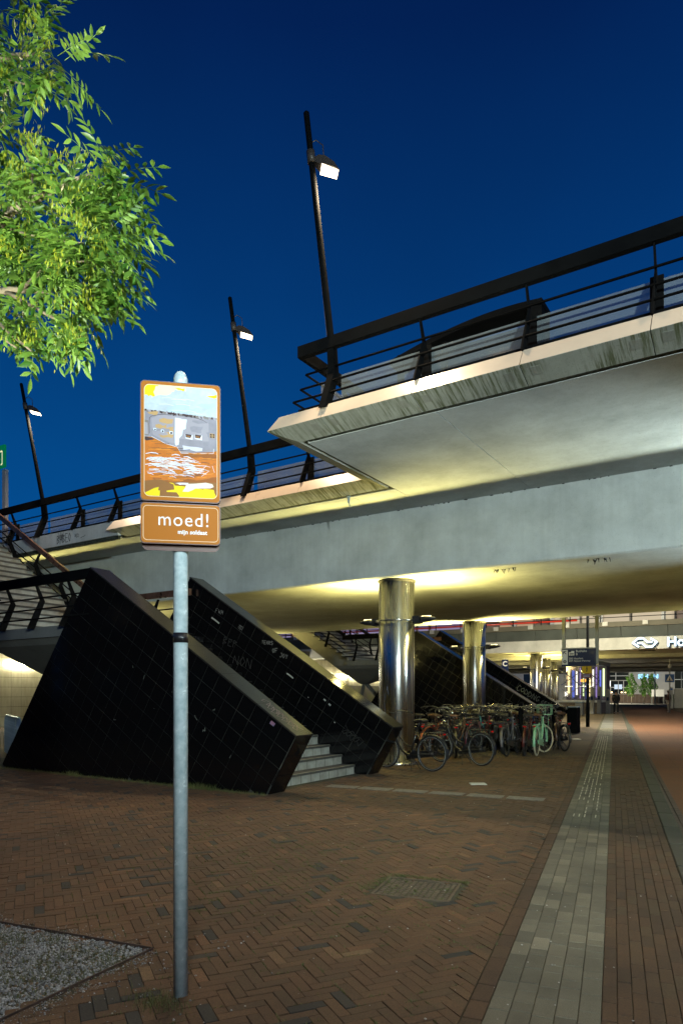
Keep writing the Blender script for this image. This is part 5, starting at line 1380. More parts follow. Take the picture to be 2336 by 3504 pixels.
for (x, y, h) in rowspec:
    BKE(x, y, h, DL, R.choice(('black','black','black','black','brown','blue','black')), kind=R.choice((0,0,1)), saddle=R.choice(('black','black','black','black','brown')), lean=R.gauss(0,.07), steer=R.gauss(0,.25), rack=R.random() < .8, guards=R.random() < .85)
for (x, y, h) in ((-13.2,16.8,70),(-12.6,17.1,75),(-12.0,17.4,68),(-11.4,17.6,80)):
    BKE(x, y, h, 'dark bicycle seen past the stair wall, left of the nearest column', 'black', lean=R.gauss(0,.06), group='bicycles beyond the stair wall')
# steel rack post in the crowd
mb = MB(); mb.box(-.05,.05,-.05,.05,0,1.35); mb.box(-.35,.35,-.08,.08,0,.06); o = mb.build('rack_post', M_black, None, (-5.95, 18.2, 0)); tag(o, 'square dark rack post rising among the bicycles', 'post')
# hoop stands at the left edge
mb = MB(); mb.tube([(0,-.32,0),(0,-.32,.82),(0,-.26,.95),(0,-.15,1.0),(0,.15,1.0),(0,.26,.95),(0,.32,.82),(0,.32,0)], .026, 10); hm = mb.mesh('bike_stand', [M_galv])
for k in range(9):
    o = obj('bike_stand', hm, None, (-15.28-.25*k, 9.50+.12*k, 0), (0,0,rd(70))); tag(o, 'grey steel bicycle hoop in the row at the left edge behind the stairs', 'bike stand', 'steel bicycle hoops')
# litter of fallen leaves below the bicycles
mb = MB()
for _ in range(420): stone(mb, R.gauss(-6.3,.7), R.gauss(17.4,.6), .0, R.uniform(.008,.022))
tag(mb.build('fallen_leaves', mat('dry_leaf', (.20,.15,.05), .8, var=.5, vscale=4)), 'dry leaves gathered under the bicycles', 'leaves', kind='stuff')

# ------------------------------------------------------------------ railway viaduct and station behind
M_fill = emat('hidden_fill_glow', (1.0,.93,.74), 42.0)
M_vc = concrete('viaduct_concrete', (0.46,0.45,0.39)); M_vd = concrete('parapet_dirty', (0.11,0.10,0.07)); M_clad = mat('dark_cladding', (0.10,0.115,0.105), .35, metal=.3, var=.2, vscale=1)
via = empty('railway_viaduct', (-9.0, 42.95, 0), rd(3.0)); tag(via, 'railway viaduct with pale beam and dark cladding spanning the background', 'viaduct')
mb = MB(); mb.box(-34, 24, 0, 1.2, 4.15, 4.868); mb.build('front_beam', M_vc, via)
x = -34
while x < 24:
    mb = MB(); mb.prism([(-.02,4.87),(-.32,5.485),(-.24,5.485),(.10,4.87)], YZ, x+.012, x+2.5-.012); mb.build('cladding_panel', M_clad, via); x += 2.5
mb = MB(); mb.box(-34, 24, -.40, -.05, 5.49, 5.79); mb.build('parapet', M_vd, via)
mb = MB(); mb.box(-34, 24, -.05, 58, 5.49, 5.70); mb.build('deck', M_vd, via)
x = -33
while x < 24:
    mb = MB(); mb.box(x, x+.30, -.46, -.402, 5.56, 5.80); mb.build('corbel', M_vc, via); x += 2.2
for k, y in enumerate((1.2, 9.2, 10.4, 18.4, 19.6, 27.6, 28.8, 40, 41.2, 56)):
    if k % 2 == 0:
        y1 = (9.2, 18.4, 27.6, 40, 56)[k//2]; mb = MB(); mb.box(-34, 24, y+.01, y1-.01, 4.36, 4.7); mb.build('soffit_slab', M_vc, via)
    elif k < 9:
        mb = MB(); mb.box(-34, 24, y, y+1.2, 4.10, 4.75); mb.build('cross_beam', M_vc, via)
for x, y in ((1.9,5.0),(4.6,5.2),(-3,13),(1,13.5),(5,13),(-4,23),(2,23)):
    mb = MB(); mb.box(x-.5, x+.5, y-.2, y+.2, 4.33, 4.358)
    for j in range(4): mb.box(x-.45+j*.24, x-.27+j*.24, y-.17, y+.17, 4.31, 4.329)
    mb.build('soffit_vent', M_joint, via)
# railing and pipe on the viaduct edge
vr = empty('viaduct_railing', (-9.0, 42.95, 5.79), rd(3.0)); tag(vr, 'thin dark railing along the railway viaduct edge', 'railing')
for z in (.28,.62,1.0):
    mb = MB(); mb.tube([(-34,-.2,z),(24,-.2,z)], .022, 6); mb.build('rail', M_black, vr)
x = -33.4
while x < 24:
    mb = MB(); mb.box(x-.025,x+.025,-.225,-.175,0,1.02); mb.build('post', M_black, vr); x += 1.75
rp = empty('red_pipe', (-9.0, 43.3, 6.0), rd(3.0)); tag(rp, 'red pipe running along the top of the railway viaduct', 'pipe')
mb = MB(); mb.tube([(-30,0,0),(-1.6,0,.05)], .055, 10); mb.build('pipe', mat('red_pipe', (.55,.035,.015), .3, emit=(1,.06,.02), es=0.0), rp)
# platform hall on top: lit bays behind the railing
plat = empty('platform_hall', (-9.0, 48.5, 5.71), rd(3.0)); tag(plat, 'lit platform building on top of the viaduct with warm glowing bays', 'building')
mb = MB(); mb.box(-36, 26, 2.2, 2.5, 0, 3.4); mb.build('back_wall', mat('platform_wall', (.45,.40,.34), .7, var=.2, vscale=.8), plat)
mb = MB(); mb.box(-36, 26, -2.2, 2.6, 3.4, 3.7); mb.build('canopy', M_vd, plat)
bays = [emat('bay_'+n, c, s) for n, c, s in (('warm',(1,.62,.38),.42),('cream',(1,.82,.55),.55),('lilac',(.62,.5,.85),.40),('dim',(.8,.5,.35),.15),('green',(.8,.95,.6),.35))]
x = -36
while x < 25:
    w = R.choice((1.1,1.6,2.2,2.8)); mi = R.choice((2,2,0)) if x < -12 else R.choice((0,1,0,3,3,4,1))
    mb = MB(); mb.box(x+.08, x+w-.08, 2.16, 2.198, .15, 2.6); b_ = mb.build('lit_bay', bays[mi], plat)
    mb = MB(); mb.box(x-.06, x+.06, 1.9, 2.1, 0, 3.4); mb.build('bay_post', mat('bay_frame', (.22,.2,.18), .6), plat)
    if R.random() < .55:
        mb = MB(); mb.box(x+.2, x+min(w,1.5)-.1, .2, .3, .55, .61); mb.build('strip_light', emat('platform_tube', (1,.85,.6), 3.0), plat)
    x += w
for x in (-7,-4.4,-1.2,2.6,6.3,9.4):
    mb = MB(); mb.box(x-.12, x+.12, -.8, -.6, 0, 3.4); mb.build('canopy_post', M_white, plat)
# illuminated station logo and name on the front beam
M_ns = emat('logo_white', (.86,.95,1.0), 1.8); M_nsb = mat('logo_return', (.01,.05,.12), .4, emit=(.05,.45,.75), es=.35)
ns = empty('station_logo', (-6.71, 42.95, 4.51), rd(3.0)); tag(ns, 'white glowing double-arrow railway logo on the viaduct beam', 'logo')
zx = lambda p: ((p[0]-1124)*.0047, (412-p[1])*.0050)
l1 = [zx(p) for p in ((1060,462),(990,413),(1048,363),(1110,363),(1155,408),(1212,408))]
l2 = [zx(p) for p in ((1190,364),(1260,409),(1208,463),(1140,463),(1095,417),(1036,417))]
for nm, m, yy, wd in (('logo_edge', M_nsb, .0, .135), ('logo_face', M_ns, -.012, .105)):
    mb = MB()
    for pl in (l1, l2):
        ribbon(mb, pl, wd, lambda u, v, yy=yy: (u, yy-.10, v))
        for q in pl[1:-1]: mb.add([(q[0]+wd/2*math.cos(a), yy-.1005, q[1]+wd/2*math.sin(a)) for a in [k*math.pi/5 for k in range(10)]], [tuple(range(10))])
    mb.build(nm, m, ns)
mb = MB(); mb.box(-.66,.66,-.085,-.01,-.33,-.30); mb.build('logo_bracket', M_vd, ns)
nm = empty('station_name', (-5.55, 42.98, 4.26), rd(3.0)); tag(nm, 'white glowing letters Ho beside the railway logo, cut by the picture edge', 'lettering')
obj('lettering', text_mesh('Ho', .74, M_ns, extr=.02, bold=.018), nm, (0,-.12,0), UPR); obj('letter_edge', text_mesh('Ho', .74, M_nsb, extr=.02, bold=.034), nm, (0,-.09,0), UPR)
# unseen fill lights added behind the beams to brighten the viaduct underside
fillG = 'added unseen fill lights below the viaduct'
for k, (x, y) in enumerate([(x, y) for y in (45.6, 54.9, 64.0, 73.2) for x in (-24, -18, -12.5, -7, -1)]):
    mb = MB(); mb.box(-.9,.9,-.07,.07,0,.05); fx = mb.build('hidden_fill_light', M_white, None, (x, y, 4.31)); tag(fx, 'added unseen fill light behind a viaduct beam', 'light', fillG)
    mb = MB(); mb.box(-.85,.85,-.05,.05,-.03,-.002); mb.build('tube', M_fill, fx)
# long tiled wall with tube lights at the far left
tw = empty('tiled_wall', (-30.3, 30, 0)); tag(tw, 'cream tiled wall lit by fluorescent tubes at the far left', 'wall')
mb = MB(); mb.box(-.4, 0, -22, 36, 0, 4.3); mb.build('wall_core', M_grout, tw)
tile_me = None
mb = MB()
for j in range(9):
    for i in range(0, 116):
        y0 = -22 + i*.5
        if y0 > -9 and y0 < 6 and False: continue
        mb.box(0.001, .012, y0+.006, y0+.494, .02+j*.46+.006, .02+j*.46+.454)
o = mb.build('wall_tiles', M_wtile, tw); tag(o, kind='stuff')
mb = MB(); mb.box(-.4, .5, -22, 36, 4.3, 4.7); mb.build('coping', M_vd, tw)
for k in range(24):
    y = 13 + 2.0*k; mb = MB(); mb.tube([(0,-.8,0),(0,.8,0)], .055, 8); o = mb.build('wall_tube_light', emat('wall_tube', (1,.94,.70), 55.0), None, (-30.17, y, 2.92)); tag(o, 'fluorescent tube in the line along the cream tiled wall', 'light', 'tube lights on the tiled wall')
# mural on the tiled wall
mb = MB(); mb.box(.013,.02,14,30,.3,2.2); o = mb.build('mural', mat('mural', (.10,.06,.13), .6, col2=(.24,.27,.08), vscale=.7), tw)

# ------------------------------------------------------------------ bus stop board hanging from the overpass
bh = empty('bus_stop_board', (-5.62, 23.27, 4.10)); tag(bh, 'navy hanging board reading Bushalte B on two grey posts under the overpass', 'sign')
M_gpost = mat('grey_post', (.30,.31,.28), .4, metal=.2)
for x in (-.52,.54):
    mb = MB(); mb.box(x-.05,x+.05,-.05,.05,-1.55,0); mb.build('hanger', M_gpost, bh)
    mb = MB(); mb.box(x-.12,x+.12,-.06,.06,-.02,.01); mb.build('hanger_plate', M_gpost, bh)
mb = MB(); mb.box(-.56,.53,-.13,-.055,-1.63,-1.055); bd = mb.build('board', M_navy, bh)
mb = MB(); mb.box(-.57,.50,-.14,-.06,-1.053,-1.02); mb.build('board_cap', M_gpost, bd)
mb = MB(); mb.box(-.545,-.36,-.133,-.131,-1.565,-1.08); mb.build('arrow_field', M_white, bd)
M_ink = mat('board_ink', (.01,.012,.03), .4); M_bw = mat('board_white', (.75,.75,.7), .5)
mb = MB()
for pl in ([(-.50,-1.13),(-.41,-1.22)],[(-.50,-1.22),(-.50,-1.13),(-.41,-1.13)]): ribbon(mb, pl, .025, lambda u,v:(u,-.1345,v))
mb.build('arrow', M_ink, bd)
mb = MB(); mb.add([(-.455+.055*math.cos(a), -.1345, -1.47+.055*math.sin(a)) for a in [k*math.pi/8 for k in range(16)]], [tuple(range(16))]); mb.build('round_icon', M_ink, bd)
mb = MB(); mb.box(-.475,-.463,-.1365,-.1355,-1.50,-1.44); mb.box(-.447,-.435,-.1365,-.1355,-1.50,-1.44); mb.build('round_icon_mark', M_bw, bd)
mb = MB(); mb.box(-.32,-.15,-.1335,-.1315,-1.27,-1.12); mb.build('bus_icon', M_bw, bd)
mb = MB(); mb.box(-.30,-.17,-.1355,-.1345,-1.235,-1.20); mb.box(-.285,-.265,-.1355,-.1345,-1.285,-1.255); mb.box(-.205,-.185,-.1355,-.1345,-1.285,-1.255); mb.box(-.32,-.25,-.1355,-.1345,-1.16,-1.118); mb.build('bus_icon_detail', M_ink, bd)
for t, x, z, s in (('Bushalte',-.10,-1.165,.105),('B',-.10,-1.265,.105),('300 Haarlem',-.325,-1.40,.088),('397 Nieuw-Vennep',-.325,-1.48,.088)):
    obj('lettering', text_mesh(t, s, M_bw), bd, (x,-.1325,z), UPR)

# black lamp pole with yellow notice
bp_ = empty('black_pole', (-7.64, 33.1, 0)); tag(bp_, 'slim black pole carrying a small yellow notice beside the path', 'pole')
mb = MB(); mb.lathe([(.085,0),(.085,.9),(.072,.95),(.068,8)], 16); mb.build('pole', M_black, bp_)
mb = MB(); mb.box(-.23,.19,-.11,-.09,2.50,2.86); mb.build('yellow_notice', mat('notice_yellow', (.78,.50,.01), .5), bp_)
mb = MB(); mb.box(-.23,.19,-.11,-.09,2.28,2.485); mb.build('brown_notice', mat('notice_brown', (.20,.055,.03), .5), bp_)
mb = MB()
for pl in ([(-.02,2.80),(-.05,2.66),(.0,2.58)],[(-.02,2.80),(.02,2.66),(-.04,2.57)],[(-.06,2.70),(.03,2.72)],[(-.03,2.84),(0,2.80)]): ribbon(mb, pl, .02, lambda u,v:(u,-.1125,v))
mb.build('notice_figure', M_ink, bp_)
mb = MB(); 
for z in (2.42,2.37,2.33): mb.box(-.18,.10+R.random()*.05,-.1115,-.1105,z,z+.018)
mb.build('notice_print', mat('print_pale', (.5,.4,.3), .5), bp_)
mb = MB(); mb.lathe([(.071,1.95),(.071,2.02)], 12); mb.build('pale_band', M_bw, bp_)
mb = MB(); mb.bevbox(-.2,.2,-.1,.75,7.9,8.05,.03); mb.build('lamp_head', M_black, bp_); mb = MB(); mb.box(-.15,.15,.1,.7,7.87,7.898); mb.build('lens', emat('pole_lens', (1,.95,.75), 6), bp_)
lamp_light('pole_light', (-7.64,33.5,7.8), 2900, (1,.93,.68), .3, aim=(0,.5,-1))
# platform letter sign C
cs = empty('platform_letter_sign', (-12.25, 34.95, 0)); tag(cs, 'small navy flag sign with white letter C behind the farther stairs', 'sign')
mb = MB(); mb.lathe([(.04,0),(.04,3.4)], 12); mb.build('pole', M_gpost, cs)
mb = MB(); mb.box(-.17,.17,-.08,-.045,2.66,3.34); bo = mb.build('board', M_navy, cs); obj('lettering', text_mesh('C', .36, M_bw, 'CENTER', bold=.012), bo, (0,-.0825,3.0), UPR)
# green car-park sign on the deck at the left edge
gs = empty('green_sign', (-22.45, 13.5, 5.92)); tag(gs, 'green direction sign on a pale post, cut by the left picture edge', 'sign')
mb = MB(); mb.box(-.10,.08,-.06,.06,0,3.35); mb.build('post', mat('pale_post', (.50,.44,.38), .5), gs)
mb = MB(); mb.box(-2.4,.16,-.14,-.062,3.40,4.16); bo = mb.build('board', mat('green_board', (.006,.085,.028), .4, emit=(.0,.22,.07), es=.5), gs)
mb = MB()
for pl in ([(-1.4,3.95),(.04,3.95),(.04,3.50),(-.05,3.50)],[(-1.4,3.62),(-.35,3.62),(-.22,3.55),(-.12,3.72)],[(-.35,3.85),(-.33,3.6)]): ribbon(mb, pl, .055, lambda u,v:(u,-.1425,v))
mb.build('arrow', mat('board_cream', (.8,.74,.5), .5, emit=(1,.9,.55), es=.6), bo)
# bus shelter on the deck behind the near railing
bs = empty('bus_shelter', (-5.0, 12.0, 5.92)); tag(bs, 'dark bus shelter with curved roof behind the overpass railing', 'shelter')
mb = MB(); rf = [(-1.25+2.88*k/14, 1.88+.44*math.sin(math.pi*(.08+.55*k/14))) for k in range(15)]
mb.prism(rf + [(x, z-.10) for x, z in rf[::-1]], XZ, -.6, -.1); mb.build('roof', M_black, bs)
M_shg = glassmat('shelter_glass', (.01,.015,.02), .62, .1)
mb = MB(); mb.box(-.9,1.40,-.2,-.18,.1,2.1); mb.build('back_pane', M_shg, bs)
mb = MB(); mb.box(1.42,1.62,-.58,-.1,0,2.30); mb.build('end_panel', M_black, bs)
for x in (-1.1,-.2): 
    mb = MB(); mb.box(x-.05,x+.05,-.5,-.4,0,2.1); mb.build('post', M_black, bs)

# ------------------------------------------------------------------ station entrance: glass hall, gates, machines, far street
gh = empty('glass_hall', (-13.2, 54, 0)); tag(gh, 'small glass station hall with blue cross bracing beside the columns', 'building')
mb = MB(); mb.box(-1.55,1.5,0,4,0,.85); mb.build('perforated_base', mat('perforated', (.10,.075,.06), .6, var=.5, vscale=14), gh)
mb = MB(); mb.box(-1.6,1.55,-.08,4.1,.85,1.0); mb.build('sill', M_white, gh)
mb = MB(); mb.box(-1.6,1.55,-.05,4.1,3.7,4.0); mb.build('top_beam', M_gpost, gh)
for i in range(6):
    for j in range(2):
        mb = MB(); x0 = -1.5+i*.5; mb.box(x0+.02, x0+.48, 0.02, .03, 1.02+j*1.34, 1.02+j*1.34+1.3); mb.build('pane', M_pane, gh)
M_bframe = mat('blue_steel', (.02,.06,.42), .4)
for i in range(7): mb = MB(); x0 = -1.5+i*.5; mb.box(x0-.018,x0+.018,-.02,.018,1.0,3.7); mb.build('mullion', M_gpost, gh)
mb = MB(); mb.box(-1.5,1.5,-.02,.018,2.325,2.365); mb.build('transom', M_gpost, gh)
for a, b in (((-1.4,1.1),(1.3,3.0)),((-1.4,3.4),(1.2,1.2)),((-1.4,2.2),(.6,3.6)),((-.6,1.1),(1.4,2.3)),((-1.4,1.9),(-.3,1.1)),((.2,3.6),(1.45,2.5))):
    mb = MB(); mb.tube([(a[0],.25+R.random()*.6,a[1]),(b[0],.25+R.random()*.6,b[1])], .03, 6); mb.build('brace', M_bframe if R.random() < .7 else M_gpost, gh)
lit = [emat('hall_'+n, c, s) for n, c, s in (('yellow',(1,.78,.35),2.2),('white',(1,.95,.8),2.4),('blue',(.15,.22,.9),.9),('violet',(.5,.35,.9),.8),('green',(.8,1,.5),1.6))]
for k, x in enumerate((-1.35,-1.0,-.72,-.45,-.2,.05,.3,.55,.8,1.1,1.35)):
    mb = MB(); w = R.uniform(.03,.09); mb.box(x-w,x+w,2.6,2.65,1.05+R.random()*.4,3.3+R.random()*.35); mb.build('lit_panel', lit[(0,2,1,3,4,2,0,1,3,2,4)[k]], gh)
for x, z, w, h in ((-.05,2.55,.13,.10),(.22,2.55,.12,.12),(-1.1,2.1,.3,.03),(.2,2.1,.5,.03),(-1.3,1.5,.12,.2)): mb = MB(); mb.box(x-w,x+w,1.6,1.63,z-h,z+h); mb.build('lit_sign', emat('hall_orange',(1,.45,.06),2.2) if h > .05 and x > -1 else lit[1], gh)
mb = MB(); mb.box(-1.6,1.55,2.8,4.0,1.0,3.7); mb.build('back_wall', mat('hall_back', (.12,.10,.16), .7), gh)
for k, (x, y, z, w, h, lb) in enumerate(((-12.78,58.3,2.69,.115,.30,'narrow lit white pictogram panel nearest the glass hall'),(-12.31,58.6,2.67,.27,.31,'large lit white pictogram panel near the gates'),(-12.0,58.8,2.34,.20,.23,'lower lit white pictogram panel near the gates'))):
    t = empty('lit_pictogram', (x, y, 0)); tag(t, lb, 'sign')
    mb = MB(); mb.box(-w,w,-.06,.06,z-h,z+h); mb.build('light_box', emat('pictogram_white', (1,.97,.88), 4.5), t)
    mb = MB()
    for dx in ((0,) if k != 1 else (-.07,.08)): mb.box(dx-.03,dx+.03,-.064,-.0605,z-h*.5,z+h*.25); mb.box(dx-.025,dx+.025,-.064,-.0605,z+h*.3,z+h*.5)
    mb.build('figure', M_ink, t); mb = MB(); mb.box(-.03,.03,.0,.05,0,z-h); mb.build('post', M_gpost, t)
for k, (x, y, h, lb) in enumerate(((-11.95,53.2,2.0,'first slim grey ticket gate post beside the black pole'),(-11.6,53.9,2.05,'second slim grey ticket gate post beside the black pole'),(-11.2,55.0,1.9,'third grey ticket gate post nearest the walking person'))):
    t = empty('gate_post', (x, y, 0)); tag(t, lb, 'gate')
    mb = MB(); mb.prism([(-.20,0),(.12,0),(.10,h),(-.06,h)], YZ, -.13, .13); mb.build('housing', mat('gate_grey', (.20,.20,.20), .4, var=.2), t)
    mb = MB(); mb.box(-.09,.09,-.19,-.16,h*.52,h*.66); mb.build('reader', M_navy, t)
hoop = MB(); hoop.tube([(0,-.3,0),(0,-.34,.55),(0,-.1,.8),(0,.15,.62),(0,.25,.3),(0,.3,0)], .025, 8); o = hoop.build('barrier_hoop', M_gpost, None, (-10.85,54.6,0)); tag(o, 'curved steel barrier hoop beside the ticket gates', 'barrier')
t = empty('litter_bin', (-11.9, 49.2, 0)); tag(t, 'square dark litter bin in front of the glass hall', 'bin')
mb = MB(); mb.bevbox(-.26,.26,-.22,.22,0,.88,.03); mb.build('body', mat('bin_dark', (.045,.045,.042), .5, var=.3), t); mb = MB(); mb.bevbox(-.28,.28,-.24,.24,.885,.97,.03); mb.build('lid', mat('bin_lid', (.10,.14,.17), .35), t)
# blue end cabinet beside the farther stair foot
t = empty('bin_cabinet', (-7.0, 27.85, 0)); tag(t, 'dark cabinet with bluish top at the foot of the farther stairs', 'cabinet')
mb = MB(); mb.bevbox(-.16,.22,-.30,.30,0,1.0,.02); mb.build('body', M_black, t); mb = MB(); mb.bevbox(-.18,.24,-.32,.32,1.002,1.05,.015); mb.build('top', mat('blue_top', (.09,.16,.21), .35), t)
# pedestrian crossing sign
t = empty('crossing_sign', (-7.48, 59.6, 0)); tag(t, 'blue square pedestrian crossing sign on a pole with white globe', 'sign')
mb = MB(); mb.lathe([(.045,0),(.045,3.55)], 10); mb.build('pole', M_gpost, t); mb = MB(); mb.lathe([(.0,3.5),(.12,3.58),(.16,3.7),(.12,3.82),(.05,3.9),(.03,4.25),(0,4.3)], 14); mb.build('globe', mat('globe', (.7,.68,.6), .4), t)
mb = MB(); mb.bevbox(-.34,.34,-.07,-.045,2.42,3.06,.01); bo = mb.build('plate', mat('sign_blue', (.015,.10,.36), .4), t)
mb = MB(); mb.add([(-.26,-.0725,2.52),(.26,-.0725,2.52),(0,-.0725,2.98)], [(0,1,2)]); mb.build('triangle', M_bw, bo)
mb = MB(); mb.add([(-.05,-.074,2.56),(.05,-.074,2.56),(.02,-.074,2.80),(-.02,-.074,2.80)], [(0,1,2,3)])
for k in range(4): mb.box(-.19+k*.11,-.14+k*.11,-.0745,-.0735,2.53,2.57)
mb.add([(-.03,-.074,2.82),(.03,-.074,2.82),(.03,-.074,2.87),(-.03,-.074,2.87)], [(0,1,2,3)]); mb.build('walking_figure', M_ink, bo)
# ticket machines at the right edge
t = empty('ticket_machine', (-8.35, 76.3, 0)); tag(t, 'pale ticket machine cabinet at the right picture edge', 'machine')
mb = MB(); mb.bevbox(-.8,1.4,-.4,.4,.0,2.0,.08); mb.build('cabinet', mat('machine_pale', (.42,.42,.37), .45, var=.1), t); mb = MB(); mb.box(.25,.33,-.412,-.4,.95,1.2); mb.build('slot', M_ink, t)
t = empty('marker_post', (-9.35, 76.0, 0)); tag(t, 'pale marker post with round blue plate left of the ticket machine', 'post')
mb = MB(); mb.bevbox(-.13,.13,-.12,.12,0,2.15,.03); mb.build('post', MATS['machine_pale'], t); mb = MB(); mb.add([(.1*math.cos(a), -.123, 1.95+.1*math.sin(a)) for a in [k*math.pi/8 for k in range(16)]], [tuple(range(16))]); mb.build('round_plate', MATS['sign_blue'], t)

# far street
fb = empty('far_building', (-18, 124, 0)); tag(fb, 'pale office building with dark windows seen under the viaduct', 'building')
mb = MB(); mb.box(-75,14,0,8,0,8); mb.build('wall', mat('office_wall', (.46,.45,.40), .7, var=.15, vscale=.4), fb)
M_ow = mat('office_glass', (.02,.025,.022), .1)
for x0, x1, z0, z1 in ((-8.0,-5.6,1.4,3.6),(-5.5,-3.9,1.4,3.6),(-8.0,-3.9,3.75,5.2),(3.2,5.8,2.3,5.2),(5.95,9.5,2.3,5.2),(-14,-8.4,1.5,5),(-22,-16,1.5,5),(-31,-24,1.5,5),(-42,-34,1.5,5),(-56,-46,1.5,5)):
    mb = MB(); mb.box(x0,x1,-.06,-.02,z0,z1); w_ = mb.build('window', M_ow, fb); mb = MB(); mb.box((x0+x1)/2-.05,(x0+x1)/2+.05,-.10,-.062,z0,z1); mb.box(x0,x1,-.105,-.065,(z0+z1)/2-.05,(z0+z1)/2+.05); mb.build('window_bar', M_white, w_)
for x in (-7.3,-6.6,-5.0,-4.4): mb = MB(); mb.box(x-.12,x+.12,-.14,-.11,1.55,1.75); mb.build('window_lamp', emat('window_lamp',(1,.7,.35),5), fb)
for x in (-5.9,-5.2): mb = MB(); mb.box(x-.28,x+.28,-.14,-.11,2.2,3.0); mb.build('lit_poster', emat('poster',(.7,.85,1),.9), fb)
obj('lettering', text_mesh('SPH   N', .95, emat('blue_letters',(.25,.65,1),2.4), extr=.03, bold=.02), fb, (-2.4,-.15,4.0), UPR)
fw_ = empty('board_fence', (-18, 112, 0)); tag(fw_, 'low dark brown board fence behind the far trees', 'fence')
for k in range(24): mb = MB(); mb.box(-8+k*.55,-8+k*.55+.53,-.03,.03,0,1.35+R.uniform(-.02,.02)); mb.build('board', mat('fence_board', (.055,.035,.022), .8, var=.4, vscale=2), fw_)
hg = MB()
M_tl = leafmat('street_leaf', (0.04,0.13,0.012), (0.12,0.26,0.03))
def leaf_cloud(n, cx, cy, cz, rx, ry, rz, s):
    V = []; F = []
    for _ in range(n):
        while True:
            a, b, c = R.uniform(-1,1), R.uniform(-1,1), R.uniform(-1,1); q = a*a+b*b+c*c
            if .15 < q < 1: break
        p = Vector((cx+a*rx*(.75+.35*math.sin(5*c+a*3)), cy+b*ry, cz+c*rz)); u = Vector((R.gauss(0,1),R.gauss(0,1),R.gauss(0,1))).normalized(); w = u.orthogonal().normalized(); i = len(V)
        V += [p+u*s, p+w*s*.55, p-u*s, p-w*s*.55]; F.append((i,i+1,i+2,i+3))
    return V, F
for (x, y, r, h, lb) in ((-18.5,107.0,1.05,4.3,'left one of the three young street trees before the office building'),(-16.95,107.9,.75,4.2,'middle one of the three young street trees'),(-16.0,108.5,.85,4.4,'right one of the three young street trees')):
    t = empty('street_tree', (x, y, 0)); tag(t, lb, 'tree', 'young street trees')
    mb = MB(); mb.tube([(0,0,0),(.03,0,1.0),(0,.02,2.4),(0,0,3.6)], [.07,.06,.045,.015], 8)
    for k in range(6): a = k*1.1; mb.tube([(0,0,1.2+k*.35),(.5*r*math.cos(a),.5*r*math.sin(a),1.7+k*.4)], [.03,.008], 5)
    mb.build('trunk', M_bark, t)
    V, F = leaf_cloud(900, 0, 0, 2.7, r, r, 1.75, .11); me = bpy.data.meshes.new('crown'); me.from_pydata(V, [], F); me.materials.append(M_tl); me.update(); obj('crown', me, t)
    lamp_light('tree_uplight', (x+.2, y-1.3, .25), 120, (1,.92,.55), .15, aim=(-.1,.55,1), spot=80)
    mb = MB(); mb.lathe([(.09,0),(.11,.10),(.08,.16)], 12); u_ = mb.build('ground_spot', M_lum, None, (x+.2, y-1.3, 0)); tag(u_, 'small spot lamp on the ground at the foot of '+lb.split(' of the')[0]+' street tree', 'lamp')
t = empty('notice_board', (-14.9, 106.6, 0)); tag(t, 'white notice board on two legs right of the street trees', 'board')
mb = MB(); mb.box(-.85,.8,-.04,.04,1.05,2.05); mb.build('board', M_white, t)
for x in (-.8,.75): mb = MB(); mb.box(x-.04,x+.04,-.03,.03,0,1.05); mb.build('leg', M_gpost, t)
V, F = leaf_cloud(1200, 0, 0, .6, 2.2, .7, .75, .09); me = bpy.data.meshes.new('hedge'); me.from_pydata(V, [], F); me.materials.append(M_tl); me.update(); o = obj('hedge', me, None, (-11.7,107.5,0)); tag(o, 'low clipped hedge right of the notice board', 'hedge')
for (x, y, lb) in ((-24.0,100.0,'dark street pole left of the street trees'),(-11.6,104,'thin pale pole beside the hedge')):
    mb = MB(); mb.lathe([(.08,0),(.08,1),(.05,1.1),(.05,5)], 8); o = mb.build('street_pole', M_black if x < -20 else M_gpost, None, (x,y,0)); tag(o, lb, 'pole')

